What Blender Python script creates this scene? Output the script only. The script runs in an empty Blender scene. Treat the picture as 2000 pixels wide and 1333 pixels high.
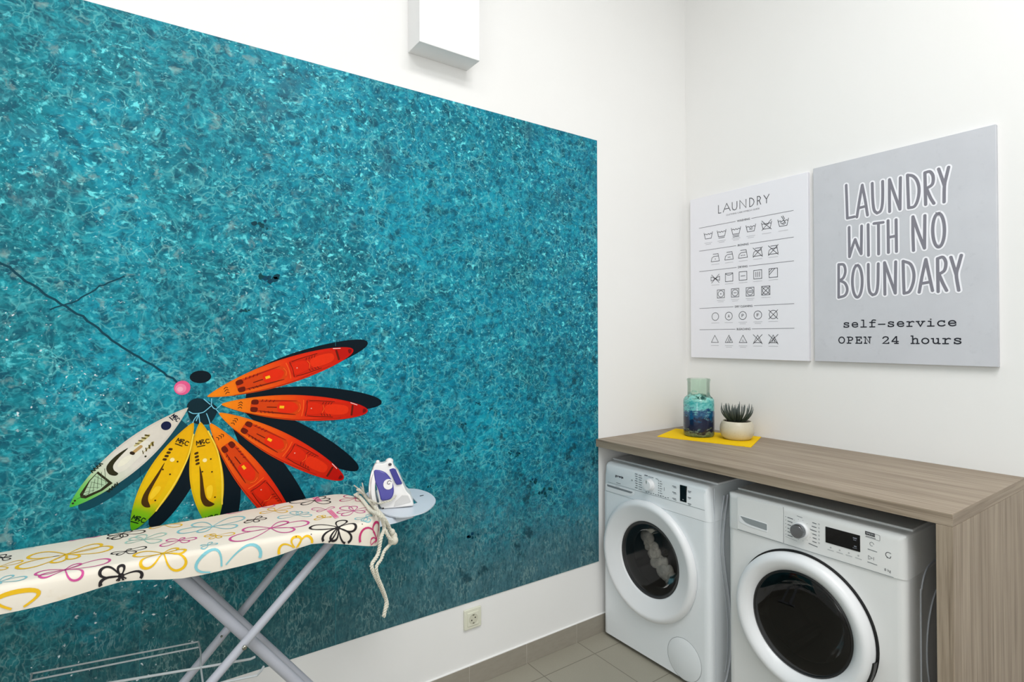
import bpy, bmesh, math, random
import numpy as np
from mathutils import Vector, Matrix

SC = bpy.context.scene
COL = SC.collection
PI = math.pi

# ------------------------------------------------------------------ camera
F_PX, YAW, PITCH, ROLL, SHIFT = 1091.56, 0.612062, 0.0087401, -0.0029402, -16.754
CAM = np.array([-2.62486, -2.02, 1.455])
_f = np.array([math.sin(YAW) * math.cos(PITCH), math.cos(YAW) * math.cos(PITCH), math.sin(PITCH)])
_r = np.array([math.cos(YAW), -math.sin(YAW), 0.0])
_u = np.cross(_r, _f)
_c, _s = math.cos(ROLL), math.sin(ROLL)
RIGHT, UP, FWD = _c * _r + _s * _u, -_s * _r + _c * _u, _f
cam_data = bpy.data.cameras.new('camera')
cam_data.sensor_width = 36.0
cam_data.lens = F_PX * 36.0 / 2000.0
cam_data.shift_y = SHIFT / 2000.0
cam_data.clip_start = 0.05
cam = bpy.data.objects.new('camera', cam_data)
COL.objects.link(cam)
cam.matrix_world = Matrix((
    (RIGHT[0], UP[0], -FWD[0], CAM[0]),
    (RIGHT[1], UP[1], -FWD[1], CAM[1]),
    (RIGHT[2], UP[2], -FWD[2], CAM[2]),
    (0, 0, 0, 1)))
SC.camera = cam

# ------------------------------------------------------------------ world, lights, exposure
SC.view_settings.view_transform = 'Standard'
SC.view_settings.look = 'None'
SC.view_settings.gamma = 1.0
SC.view_settings.use_curve_mapping = False
SC.view_settings.exposure = -0.24
world = bpy.data.worlds.new('world')
SC.world = world
world.use_nodes = True
world.node_tree.nodes['Background'].inputs[0].default_value = (0.9, 0.95, 1.0, 1)
world.node_tree.nodes['Background'].inputs[1].default_value = 0.3

def area_light(name, loc, sx, sy, power, color=(1, 1, 1), rot=(0, 0, 0)):
    d = bpy.data.lights.new(name, 'AREA')
    d.shape = 'RECTANGLE'
    d.size, d.size_y = sx, sy
    d.energy = power
    d.color = color
    o = bpy.data.objects.new(name, d)
    o.location = loc
    o.rotation_euler = rot
    COL.objects.link(o)
    return o

CEIL = 3.92
area_light('ceiling_panel_light', (-1.55, -2.05, CEIL - 0.03), 1.2, 0.6, 44, (1.0, 0.985, 0.97))
area_light('ceiling_panel_light', (-3.2, -1.9, CEIL - 0.03), 1.2, 0.6, 19, (1.0, 0.985, 0.97))
area_light('ceiling_panel_light', (-2.3, -3.2, CEIL - 0.03), 1.2, 0.6, 46, (0.98, 0.99, 1.0))
# fill lamps added at the unseen walls to brighten the machine fronts
area_light('fill_light_back', (-3.3, -3.90, 1.75), 1.6, 1.3, 13, (0.93, 0.97, 1.0), (PI / 2, 0, 0))
area_light('fill_light_far', (-4.90, -2.5, 1.6), 1.6, 1.2, 20, (0.95, 0.98, 1.0), (0, -PI / 2, 0))  # second added fill, from the unseen far wall towards the poster wall


def ray(x, y):
    return RIGHT * ((x - 1000.0) / F_PX) - UP * ((y - 666.5 - SHIFT) / F_PX) + FWD

def at(x, y, axis, val):
    """point where the sight line through photo pixel (x, y) meets the plane axis = val"""
    d = ray(x, y)
    return CAM + d * ((val - CAM[axis]) / d[axis])

def proj(P):
    v = np.asarray(P, float) - CAM
    k = v @ FWD
    return np.array([1000 + F_PX * (v @ RIGHT) / k, 666.5 + SHIFT - F_PX * (v @ UP) / k])

# ------------------------------------------------------------------ materials
def lin(c):
    return tuple(((v / 255.0) / 12.92 if v / 255.0 <= 0.04045 else ((v / 255.0 + 0.055) / 1.055) ** 2.4) for v in c) + (1.0,)

class Nodes:
    def __init__(self, name):
        self.m = bpy.data.materials.new(name)
        self.m.use_nodes = True
        self.t = self.m.node_tree
        self.b = self.t.nodes['Principled BSDF']
        self.out = self.t.nodes['Material Output']
    def n(self, typ, **kw):
        o = self.t.nodes.new(typ)
        for k, v in kw.items():
            setattr(o, k, v)
        return o
    def put(self, sock, v):
        if isinstance(v, bpy.types.NodeSocket):
            self.t.links.new(v, sock)
        elif isinstance(v, (int, float)) and sock.type in ('RGBA', 'VECTOR'):
            sock.default_value = (v, v, v, 1) if sock.type == 'RGBA' else (v, v, v)
        else:
            sock.default_value = v
    def coord(self):
        return self.n('ShaderNodeTexCoord').outputs['Object']
    def mapping(self, vec, scale=(1, 1, 1), loc=(0, 0, 0), rot=(0, 0, 0)):
        o = self.n('ShaderNodeMapping')
        self.put(o.inputs[0], vec)
        o.inputs[1].default_value = loc
        o.inputs[2].default_value = rot
        o.inputs[3].default_value = scale
        return o.outputs[0]
    def noise(self, vec, scale, detail=2.0, rough=0.5, color=False):
        o = self.n('ShaderNodeTexNoise')
        self.put(o.inputs['Vector'], vec)
        o.inputs['Scale'].default_value = scale
        o.inputs['Detail'].default_value = detail
        o.inputs['Roughness'].default_value = rough
        return o.outputs['Color' if color else 'Fac']
    def voronoi(self, vec, scale, feature='DISTANCE_TO_EDGE'):
        o = self.n('ShaderNodeTexVoronoi', feature=feature)
        self.put(o.inputs['Vector'], vec)
        o.inputs['Scale'].default_value = scale
        return o.outputs['Distance']
    def math(self, op, a, b=0.0, clamp=False):
        o = self.n('ShaderNodeMath', operation=op, use_clamp=clamp)
        self.put(o.inputs[0], a)
        self.put(o.inputs[1], b)
        return o.outputs[0]
    def step(self, v, lo, hi, a=0.0, b=1.0):
        o = self.n('ShaderNodeMapRange', interpolation_type='SMOOTHSTEP')
        self.put(o.inputs[0], v)
        for i, q in enumerate((lo, hi, a, b)):
            self.put(o.inputs[i + 1], q)
        return o.outputs[0]
    def mix(self, fac, a, b, blend='MIX'):
        o = self.n('ShaderNodeMix', data_type='RGBA', blend_type=blend)
        self.put(o.inputs[0], fac)
        self.put(o.inputs[6], a)
        self.put(o.inputs[7], b)
        return o.outputs[2]
    def ramp(self, fac, stops):
        o = self.n('ShaderNodeValToRGB')
        self.put(o.inputs[0], fac)
        e = o.color_ramp.elements
        while len(e) < len(stops):
            e.new(0.5)
        for q, (p, c) in zip(e, stops):
            q.position = p
            q.color = c
        return o.outputs[0]
    def bump(self, h, strength, dist=0.002):
        o = self.n('ShaderNodeBump')
        o.inputs['Strength'].default_value = strength
        o.inputs['Distance'].default_value = dist
        self.put(o.inputs['Height'], h)
        self.put(self.b.inputs['Normal'], o.outputs[0])
    def set(self, color=None, rough=None, metal=None, spec=None, coat=None):
        if color is not None:
            self.put(self.b.inputs['Base Color'], color)
        if rough is not None:
            self.put(self.b.inputs['Roughness'], rough)
        if metal is not None:
            self.put(self.b.inputs['Metallic'], metal)
        if spec is not None:
            self.put(self.b.inputs['Specular IOR Level'], spec)
        if coat is not None:
            self.put(self.b.inputs['Coat Weight'], coat)
        return self

def plain(name, rgb, rough=0.5, metal=0.0, spec=0.5, var=0.02, scale=18.0):
    """solid colour with a faint mottling"""
    N = Nodes(name)
    c = lin(rgb)
    d = tuple(v * (1 - var * 2) for v in c[:3]) + (1,)
    N.set(N.mix(N.noise(N.coord(), scale, 3), d, c), rough, metal, spec)
    return N.m

def wall_paint():
    N = Nodes('wall_paint')
    co = N.coord()
    N.set(N.mix(N.noise(co, 1.3, 3), lin((236, 235, 233)), lin((241, 241, 240))), 0.75, 0, 0.25)
    N.bump(N.noise(co, 220, 3, 0.6), 0.12, 0.0006)
    return N.m

def tile_floor():
    N = Nodes('floor_tile')
    co = N.mapping(N.coord(), loc=(0.835, 0.125, 0))
    b = N.n('ShaderNodeTexBrick', offset=0.0, squash=1.0)
    N.put(b.inputs['Vector'], co)
    b.inputs['Scale'].default_value = 1.0
    b.inputs['Brick Width'].default_value = 0.2955
    b.inputs['Row Height'].default_value = 0.2955
    b.inputs['Mortar Size'].default_value = 0.0022
    b.inputs['Mortar Smooth'].default_value = 0.2
    sp = N.noise(co, 160, 4, 0.7)
    big = N.noise(co, 5, 4)
    c = N.mix(sp, lin((148, 144, 130)), lin((164, 160, 147)))
    c = N.mix(N.math('MULTIPLY', big, 0.5), c, lin((146, 141, 126)))
    N.put(b.inputs['Color1'], c)
    N.put(b.inputs['Color2'], c)
    b.inputs['Mortar'].default_value = lin((118, 114, 102))
    N.set(b.outputs['Color'], 0.55, 0, 0.35)
    N.bump(N.math('SUBTRACT', 1.0, b.outputs['Fac']), 0.4, 0.001)
    return N.m

def skirting_tile():
    N = Nodes('skirting_tile')
    co = N.coord()
    c = N.mix(N.noise(N.mapping(co, (1, 1, 3)), 24, 5, 0.65), lin((142, 136, 124)), lin((160, 154, 142)))
    N.set(c, 0.5, 0, 0.4)
    return N.m

def wood(name, axis):
    """grey-brown oak laminate with the grain along axis"""
    N = Nodes(name)
    co = N.coord()
    sc = {'x': (0.5, 14, 14), 'y': (14, 0.5, 14), 'z': (14, 14, 0.5)}[axis]
    fine = {'x': (3, 130, 130), 'y': (130, 3, 130), 'z': (130, 130, 3)}[axis]
    v = N.mapping(co, sc)
    w = N.noise(v, 1.6, 5, 0.62)
    g = N.noise(N.mapping(co, fine), 1.0, 4, 0.6)
    c = N.ramp(w, [(0.28, lin((126, 110, 94))), (0.45, lin((150, 135, 117))), (0.62, lin((168, 153, 135))), (0.8, lin((139, 124, 107)))])
    c = N.mix(N.step(g, 0.42, 0.72), c, N.mix(0.6, c, lin((104, 89, 73))))
    N.set(c, 0.5, 0, 0.35)
    N.bump(g, 0.1, 0.0006)
    return N.m

def glass_dark(name, tint, fres=1.5, rough=0.03):
    N = Nodes(name)
    tr = N.n('ShaderNodeBsdfTransparent')
    tr.inputs[0].default_value = tint
    gl = N.n('ShaderNodeBsdfGlossy')
    gl.inputs['Roughness'].default_value = rough
    fr = N.n('ShaderNodeFresnel')
    fr.inputs[0].default_value = fres
    mx = N.n('ShaderNodeMixShader')
    N.put(mx.inputs[0], fr.outputs[0])
    N.put(mx.inputs[1], tr.outputs[0])
    N.put(mx.inputs[2], gl.outputs[0])
    N.put(N.out.inputs[0], mx.outputs[0])
    return N.m

def water_print():
    """printed aerial view of clear shallow sea: net of bright ripples over turquoise"""
    N = Nodes('mural_sea_print')
    co = N.coord()
    sep = N.n('ShaderNodeSeparateXYZ')
    N.put(sep.inputs[0], co)
    X, Z = sep.outputs[0], sep.outputs[2]
    flat = N.n('ShaderNodeCombineXYZ')
    N.put(flat.inputs[0], X)
    N.put(flat.inputs[1], Z)
    p = flat.outputs[0]
    def warped(vec, sc, amt, det=3):
        w = N.noise(vec, sc, det, 0.55, color=True)
        o = N.n('ShaderNodeVectorMath', operation='MULTIPLY_ADD')
        N.put(o.inputs[0], w)
        o.inputs[1].default_value = (amt, amt, amt)
        N.put(o.inputs[2], vec)
        return o.outputs[0]
    pw = warped(warped(p, 6, 0.07), 30, 0.022)
    low_zone = N.step(N.math('ADD', Z, N.math('MULTIPLY', N.math('SUBTRACT', N.noise(p, 2.5, 4, 0.6), 0.5), 0.7)), 0.95, 0.42)
    streak = N.mapping(warped(p, 12, 0.022), (2.3, 0.8, 1), rot=(0, 0, -0.4))
    # base colour across the print
    low = N.mix(N.step(X, -2.4, -1.2), lin((34, 112, 120)), lin((8, 96, 118)))
    high = N.mix(N.step(X, -3.0, -1.7), lin((4, 116, 130)), lin((0, 122, 150)))
    base = N.mix(N.step(Z, 0.42, 1.25), low, high)
    base = N.mix(N.step(X, -1.45, -0.75, 0, 0.7), base, lin((4, 102, 134)))
    # broad light and dark drifts
    drift = N.noise(p, 3.2, 5, 0.6)
    base = N.mix(N.step(drift, 0.50, 0.34, 0, 0.7), base, lin((2, 84, 100)))
    base = N.mix(N.step(drift, 0.50, 0.66, 0, 0.65), base, lin((8, 150, 176)))
    # cells
    body = N.noise(pw, 24, 5, 0.62)
    c = N.mix(N.step(body, 0.53, 0.34, 0, 0.9), base, lin((0, 74, 94)))
    c = N.mix(N.step(body, 0.51, 0.70, 0, 0.75), c, lin((16, 152, 168)))
    mid = N.noise(N.mapping(pw, (1, 1.25, 1), (5, 2, 0)), 44, 4, 0.65)
    c = N.mix(N.step(mid, 0.53, 0.36, 0, 0.6), c, lin((0, 80, 100)))
    c = N.mix(N.step(mid, 0.55, 0.72, 0, 0.5), c, lin((40, 172, 186)))
    # ripple filaments: ridged noise and a broken cell net
    def ridge(vec, sc, lo):
        n = N.noise(vec, sc, 2, 0.5)
        q = N.math('SUBTRACT', 1.0, N.math('ABSOLUTE', N.math('SUBTRACT', N.math('MULTIPLY', n, 2.0), 1.0)))
        return N.step(q, lo, 1.0)
    brk = N.noise(p, 11, 4, 0.62)
    r1 = N.math('MULTIPLY', ridge(pw, 21, 0.90), N.step(brk, 0.42, 0.62))
    r2 = N.math('MULTIPLY', ridge(N.mapping(pw, loc=(3, 7, 0)), 38, 0.88), N.step(brk, 0.62, 0.42))
    v1 = N.voronoi(pw, 27)
    n1 = N.math('MULTIPLY', N.step(v1, 0.075, 0.0), N.step(N.noise(p, 9, 3, 0.6), 0.44, 0.62))
    c = N.mix(N.math('MULTIPLY', r1, 0.30), c, lin((84, 200, 206)))
    c = N.mix(N.math('MULTIPLY', r2, 0.28), c, lin((76, 194, 202)))
    c = N.mix(N.math('MULTIPLY', n1, 0.36), c, lin((124, 214, 214)))
    # small glints, thickest across the upper middle
    sq = N.noise(N.mapping(pw, (1, 1.2, 1), (9, 4, 0)), 46, 3, 0.55)
    big = N.noise(p, 2.2, 3, 0.6)
    dens = N.math('MULTIPLY', N.step(big, 0.36, 0.58, 0.25, 1.0), N.step(Z, 0.7, 1.7, 0.3, 1.0))
    c = N.mix(N.math('MULTIPLY', N.step(sq, 0.575, 0.70), dens), c, lin((104, 220, 228)))
    sq2 = N.noise(N.mapping(pw, (1, 1.1, 1), (2, 8, 0)), 95, 2, 0.5)
    c = N.mix(N.math('MULTIPLY', N.step(sq2, 0.62, 0.74), N.math('MULTIPLY', dens, 0.75)), c, lin((150, 232, 234)))
    # slanting ripples in the shallows along the bottom
    st1 = N.math('MULTIPLY', ridge(streak, 36, 0.86), N.step(brk, 0.40, 0.62, 0.15, 1.0))
    st2 = N.noise(streak, 40, 5, 0.68)
    sh = N.mix(N.step(st2, 0.58, 0.36, 0, 0.85), N.mix(N.step(X, -2.5, -1.2), lin((40, 92, 96)), lin((66, 112, 124))), lin((10, 66, 76)))
    sh = N.mix(N.math('MULTIPLY', st1, 0.6), sh, lin((146, 180, 176)))
    c = N.mix(N.math('MULTIPLY', low_zone, 0.85), c, sh)
    # pale sand showing through near the boats and lower left
    sand = N.math('MULTIPLY', N.step(N.noise(pw, 20, 4, 0.6), 0.58, 0.72), N.step(X, -1.6, -2.6))
    c = N.mix(N.math('MULTIPLY', sand, 0.5), c, lin((150, 178, 172)))
    # murky band along the bottom, weed specks
    c = N.mix(N.step(Z, 0.62, 0.36, 0, 0.3), c, lin((72, 98, 104)))
    weed = N.math('MULTIPLY', N.step(N.noise(warped(p, 30, 0.03), 7.5, 4, 0.62), 0.60, 0.68), N.step(Z, 1.75, 1.25))
    weed = N.math('MULTIPLY', weed, N.step(X, -1.75, -1.35))
    c = N.mix(N.math('MULTIPLY', weed, 0.8), c, lin((10, 50, 62)))
    weed2 = N.math('MULTIPLY', N.step(N.noise(warped(p, 20, 0.05), 3.0, 4, 0.6), 0.60, 0.70), N.step(Z, 1.55, 1.85))
    c = N.mix(N.math('MULTIPLY', weed2, 0.55), c, lin((40, 84, 104)))
    # sparkles at the left
    sp = N.math('MULTIPLY', N.step(N.noise(p, 70, 2, 0.5), 0.665, 0.72), N.step(X, -2.1, -2.6))
    sp = N.math('MULTIPLY', sp, N.math('MULTIPLY', N.step(Z, 1.95, 1.5), N.step(N.noise(p, 5, 2, 0.5), 0.46, 0.6)))
    c = N.mix(sp, c, lin((226, 236, 240)))
    N.set(c, 0.5, 0, 0.18)
    return N.m

def print_ink(name, rough=0.45):
    N = Nodes(name)
    a = N.n('ShaderNodeAttribute', attribute_name='Col')
    co = N.coord()
    g = N.noise(co, 90, 3)
    N.set(N.mix(N.math('MULTIPLY', g, 0.25), a.outputs['Color'], N.mix(0.5, a.outputs['Color'], lin((4, 16, 22)))), rough, 0, 0.12)
    return N.m

def flat_ink(name, rough=0.5):
    N = Nodes(name)
    a = N.n('ShaderNodeAttribute', attribute_name='Col')
    N.set(a.outputs['Color'], rough, 0, 0.3)
    return N.m

M = {}
M['wall'] = wall_paint()
M['floor'] = tile_floor()
M['skirt'] = skirting_tile()
M['grout'] = plain('skirting_grout', (196, 190, 180), 0.8)
M['wood_y'] = wood('oak_laminate_lengthwise', 'y')
M['wood_x'] = wood('oak_laminate_crosswise', 'x')
M['wood_z'] = wood('oak_laminate_upright', 'z')
M['sea'] = water_print()
M['print'] = print_ink('mural_ink')
M['ink'] = flat_ink('printed_ink')
M['enamel'] = plain('white_enamel', (232, 237, 240), 0.28, 0, 0.5, 0.008)
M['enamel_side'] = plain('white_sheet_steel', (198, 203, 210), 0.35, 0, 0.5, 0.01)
M['enamel_warm'] = plain('white_enamel_warm', (228, 229, 228), 0.28, 0, 0.5, 0.008)
M['white_plastic'] = plain('white_plastic', (232, 234, 236), 0.32, 0, 0.5, 0.01)
M['seam'] = plain('seam_shadow_gap', (150, 154, 156), 0.7)
M['black_gloss'] = plain('black_display_glass', (6, 7, 10), 0.12, 0, 0.5)
M['rubber'] = plain('dark_grey_rubber', (44, 44, 45), 0.4, 0, 0.5)
M['drum'] = plain('drum_steel', (120, 120, 120), 0.35, 0.8, 0.5)
M['drum_dark'] = plain('dark_drum_steel', (58, 58, 60), 0.75, 0.0, 0.2)
M['black'] = plain('black_plastic', (16, 16, 17), 0.4)
M['chrome'] = plain('brushed_chrome', (150, 152, 156), 0.25, 1.0)
M['glass_door'] = glass_dark('smoked_door_glass', (0.90, 0.90, 0.90, 1), 1.4)
M['glass_door_dark'] = glass_dark('dark_door_glass', (0.42, 0.42, 0.43, 1))
M['bowl_clear'] = glass_dark('clear_bowl_glass', (0.95, 0.95, 0.95, 1), 1.12, 0.05)
M['bowl_dark'] = glass_dark('dark_bowl_glass', (0.42, 0.42, 0.43, 1), 1.12, 0.08)
M['laundry'] = plain('grey_laundry', (244, 240, 228), 0.9, 0, 0.1, 0.3, 60)
M['canvas_white'] = plain('white_canvas', (238, 238, 244), 0.7, 0, 0.2, 0.01)
M['duct'] = plain('white_boxing_paint', (240, 240, 240), 0.7, 0, 0.25, 0.01)
M['socket'] = plain('ivory_socket_plastic', (226, 226, 208), 0.35)
M['socket_hole'] = plain('socket_hole', (40, 36, 28), 0.6)
M['yellow'] = plain('yellow_felt', (250, 205, 14), 0.85, 0, 0.15, 0.05, 90)
M['soil'] = plain('dark_gravel_soil', (64, 54, 46), 0.95, 0, 0.1, 0.3, 200)
M['legs'] = plain('silver_painted_steel', (178, 181, 191), 0.38, 0.0, 0.5, 0.02)
M['wire'] = plain('grey_coated_wire', (176, 182, 184), 0.4, 0.0)
M['tray'] = plain('pale_grey_tray_steel', (212, 220, 230), 0.35, 0.0)
M['rope'] = plain('off_white_cotton_rope', (226, 222, 206), 0.9, 0, 0.1, 0.12, 260)
M['iron_white'] = plain('white_iron_plastic', (232, 230, 228), 0.28)
M['iron_blue'] = plain('violet_blue_plastic', (62, 58, 150), 0.25)
M['iron_grip'] = plain('dark_blue_grip', (46, 44, 132), 0.5)
M['iron_sole'] = plain('pale_sole_plate', (196, 190, 186), 0.25, 0.6)
M['bolt'] = plain('zinc_bolt', (150, 150, 140), 0.3, 1.0)

def grey_canvas():
    N = Nodes('grey_concrete_print_canvas')
    co = N.coord()
    a = N.noise(co, 3.5, 5, 0.6)
    b = N.noise(co, 26, 5, 0.7)
    c = N.mix(a, lin((192, 194, 200)), lin((212, 214, 220)))
    c = N.mix(N.step(b, 0.55, 0.8, 0, 0.35), c, lin((178, 180, 186)))
    N.set(c, 0.7, 0, 0.2)
    return N.m
M['canvas_grey'] = grey_canvas()

def cover_cloth():
    N = Nodes('cream_cotton_cover')
    co = N.coord()
    c = N.mix(N.noise(co, 6, 4, 0.6), lin((226, 217, 202)), lin((240, 233, 220)))
    c = N.mix(N.step(N.noise(co, 13, 5, 0.65), 0.62, 0.8, 0, 0.35), c, lin((214, 198, 168)))
    N.set(c, 0.85, 0, 0.15)
    N.bump(N.noise(co, 420, 2), 0.15, 0.0005)
    return N.m
M['cover'] = cover_cloth()

def pot_glaze():
    N = Nodes('speckled_stone_glaze')
    co = N.coord()
    c = N.mix(N.noise(co, 14, 4), lin((196, 188, 166)), lin((214, 207, 186)))
    c = N.mix(N.step(N.noise(co, 190, 3), 0.62, 0.7, 0, 0.4), c, lin((150, 140, 116)))
    N.set(c, 0.3, 0, 0.5)
    return N.m
M['pot'] = pot_glaze()

def leaf_mat():
    N = Nodes('grey_green_leaf')
    co = N.coord()
    sep = N.n('ShaderNodeSeparateXYZ')
    N.put(sep.inputs[0], co)
    c = N.mix(N.step(sep.outputs[2], 0.10, 0.155), lin((58, 66, 44)), lin((98, 106, 104)))
    c = N.mix(N.math('MULTIPLY', N.noise(co, 60, 3), 0.5), c, lin((66, 74, 72)))
    N.set(c, 0.6, 0, 0.3)
    return N.m
M['leaf'] = leaf_mat()

def vase_glass():
    """green glass washed with blotches of turquoise and navy glaze"""
    N = Nodes('painted_green_glass')
    co = N.coord()
    sep = N.n('ShaderNodeSeparateXYZ')
    N.put(sep.inputs[0], co)
    z = N.math('DIVIDE', sep.outputs[2], 0.285)
    st = N.mapping(co, (1, 1, 1.9))
    nz = N.noise(st, 26, 6, 0.7)
    zz = N.math('ADD', z, N.math('MULTIPLY', N.math('SUBTRACT', nz, 0.5), 0.52))
    col = N.ramp(zz, [(0.0, lin((72, 92, 62))), (0.07, lin((112, 126, 104))), (0.12, lin((10, 20, 48))), (0.30, lin((12, 30, 66))),
                      (0.38, lin((18, 92, 134))), (0.45, lin((20, 60, 110))), (0.52, lin((120, 206, 204))), (0.60, lin((40, 160, 160))), (0.68, lin((150, 216, 204)))])
    lig = N.noise(N.mapping(st, loc=(4, 2, 1)), 22, 4, 0.6)
    col = N.mix(N.math('MULTIPLY', N.step(lig, 0.58, 0.74), N.step(z, 0.12, 0.3, 0.2, 0.8)), col, lin((140, 206, 214)))
    N.set(col, 0.1, 0, 0.5, 0.3)
    tr = N.n('ShaderNodeBsdfTransparent')
    tr.inputs[0].default_value = (0.90, 0.965, 0.925, 1)
    gl = N.n('ShaderNodeBsdfGlossy')
    gl.inputs['Roughness'].default_value = 0.04
    lw = N.n('ShaderNodeLayerWeight')
    lw.inputs[0].default_value = 0.28
    mg = N.n('ShaderNodeMixShader')
    N.put(mg.inputs[0], N.math('MULTIPLY', lw.outputs['Fresnel'], 0.55))
    N.put(mg.inputs[1], tr.outputs[0])
    N.put(mg.inputs[2], gl.outputs[0])
    mx = N.n('ShaderNodeMixShader')
    N.put(mx.inputs[0], N.step(zz, 0.74, 0.66, 0.0, 0.94))
    N.put(mx.inputs[1], mg.outputs[0])
    N.put(mx.inputs[2], N.b.outputs[0])
    N.put(N.out.inputs[0], mx.outputs[0])
    return N.m
M['vase'] = vase_glass()

# ------------------------------------------------------------------ mesh helpers
def world_loc(o):
    v = Vector((0, 0, 0))
    while o is not None:
        v += o.location
        o = o.parent
    return v

def tag(o, label, cat, group=None):
    o['label'] = label
    o['category'] = cat
    if group:
        o['group'] = group
    return o

def thing(name, loc, label, cat, group=None):
    o = bpy.data.objects.new(name, None)
    o.location = loc
    o.empty_display_size = 0.05
    COL.objects.link(o)
    return tag(o, label, cat, group)

def fillet(pts, r, n=5):
    """round the corners of a closed 2D polygon"""
    out = []
    k = len(pts)
    for i in range(k):
        p = np.array(pts[i], float)
        a = np.array(pts[i - 1], float) - p
        b = np.array(pts[(i + 1) % k], float) - p
        ri = r[i] if isinstance(r, (list, tuple)) else r
        d = min(ri, 0.45 * np.linalg.norm(a), 0.45 * np.linalg.norm(b))
        if d < 1e-6:
            out.append(tuple(p))
            continue
        A = p + a / np.linalg.norm(a) * d
        B = p + b / np.linalg.norm(b) * d
        for j in range(n + 1):
            t = j / n
            out.append(tuple((1 - t) ** 2 * A + 2 * t * (1 - t) * p + t * t * B))
    return out

def spline(pts, n=8, closed=False):
    """Catmull-Rom through the points"""
    P = [np.array(p, float) for p in pts]
    k = len(P)
    out = []
    rng = range(k) if closed else range(k - 1)
    for i in rng:
        p0 = P[(i - 1) % k] if closed or i > 0 else 2 * P[0] - P[1]
        p1, p2 = P[i], P[(i + 1) % k]
        p3 = P[(i + 2) % k] if closed or i + 2 < k else 2 * P[-1] - P[-2]
        for j in range(n):
            t = j / n
            out.append(0.5 * (2 * p1 + (p2 - p0) * t + (2 * p0 - 5 * p1 + 4 * p2 - p3) * t * t + (3 * p1 - p0 - 3 * p2 + p3) * t ** 3))
    if not closed:
        out.append(P[-1])
    return out

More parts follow.
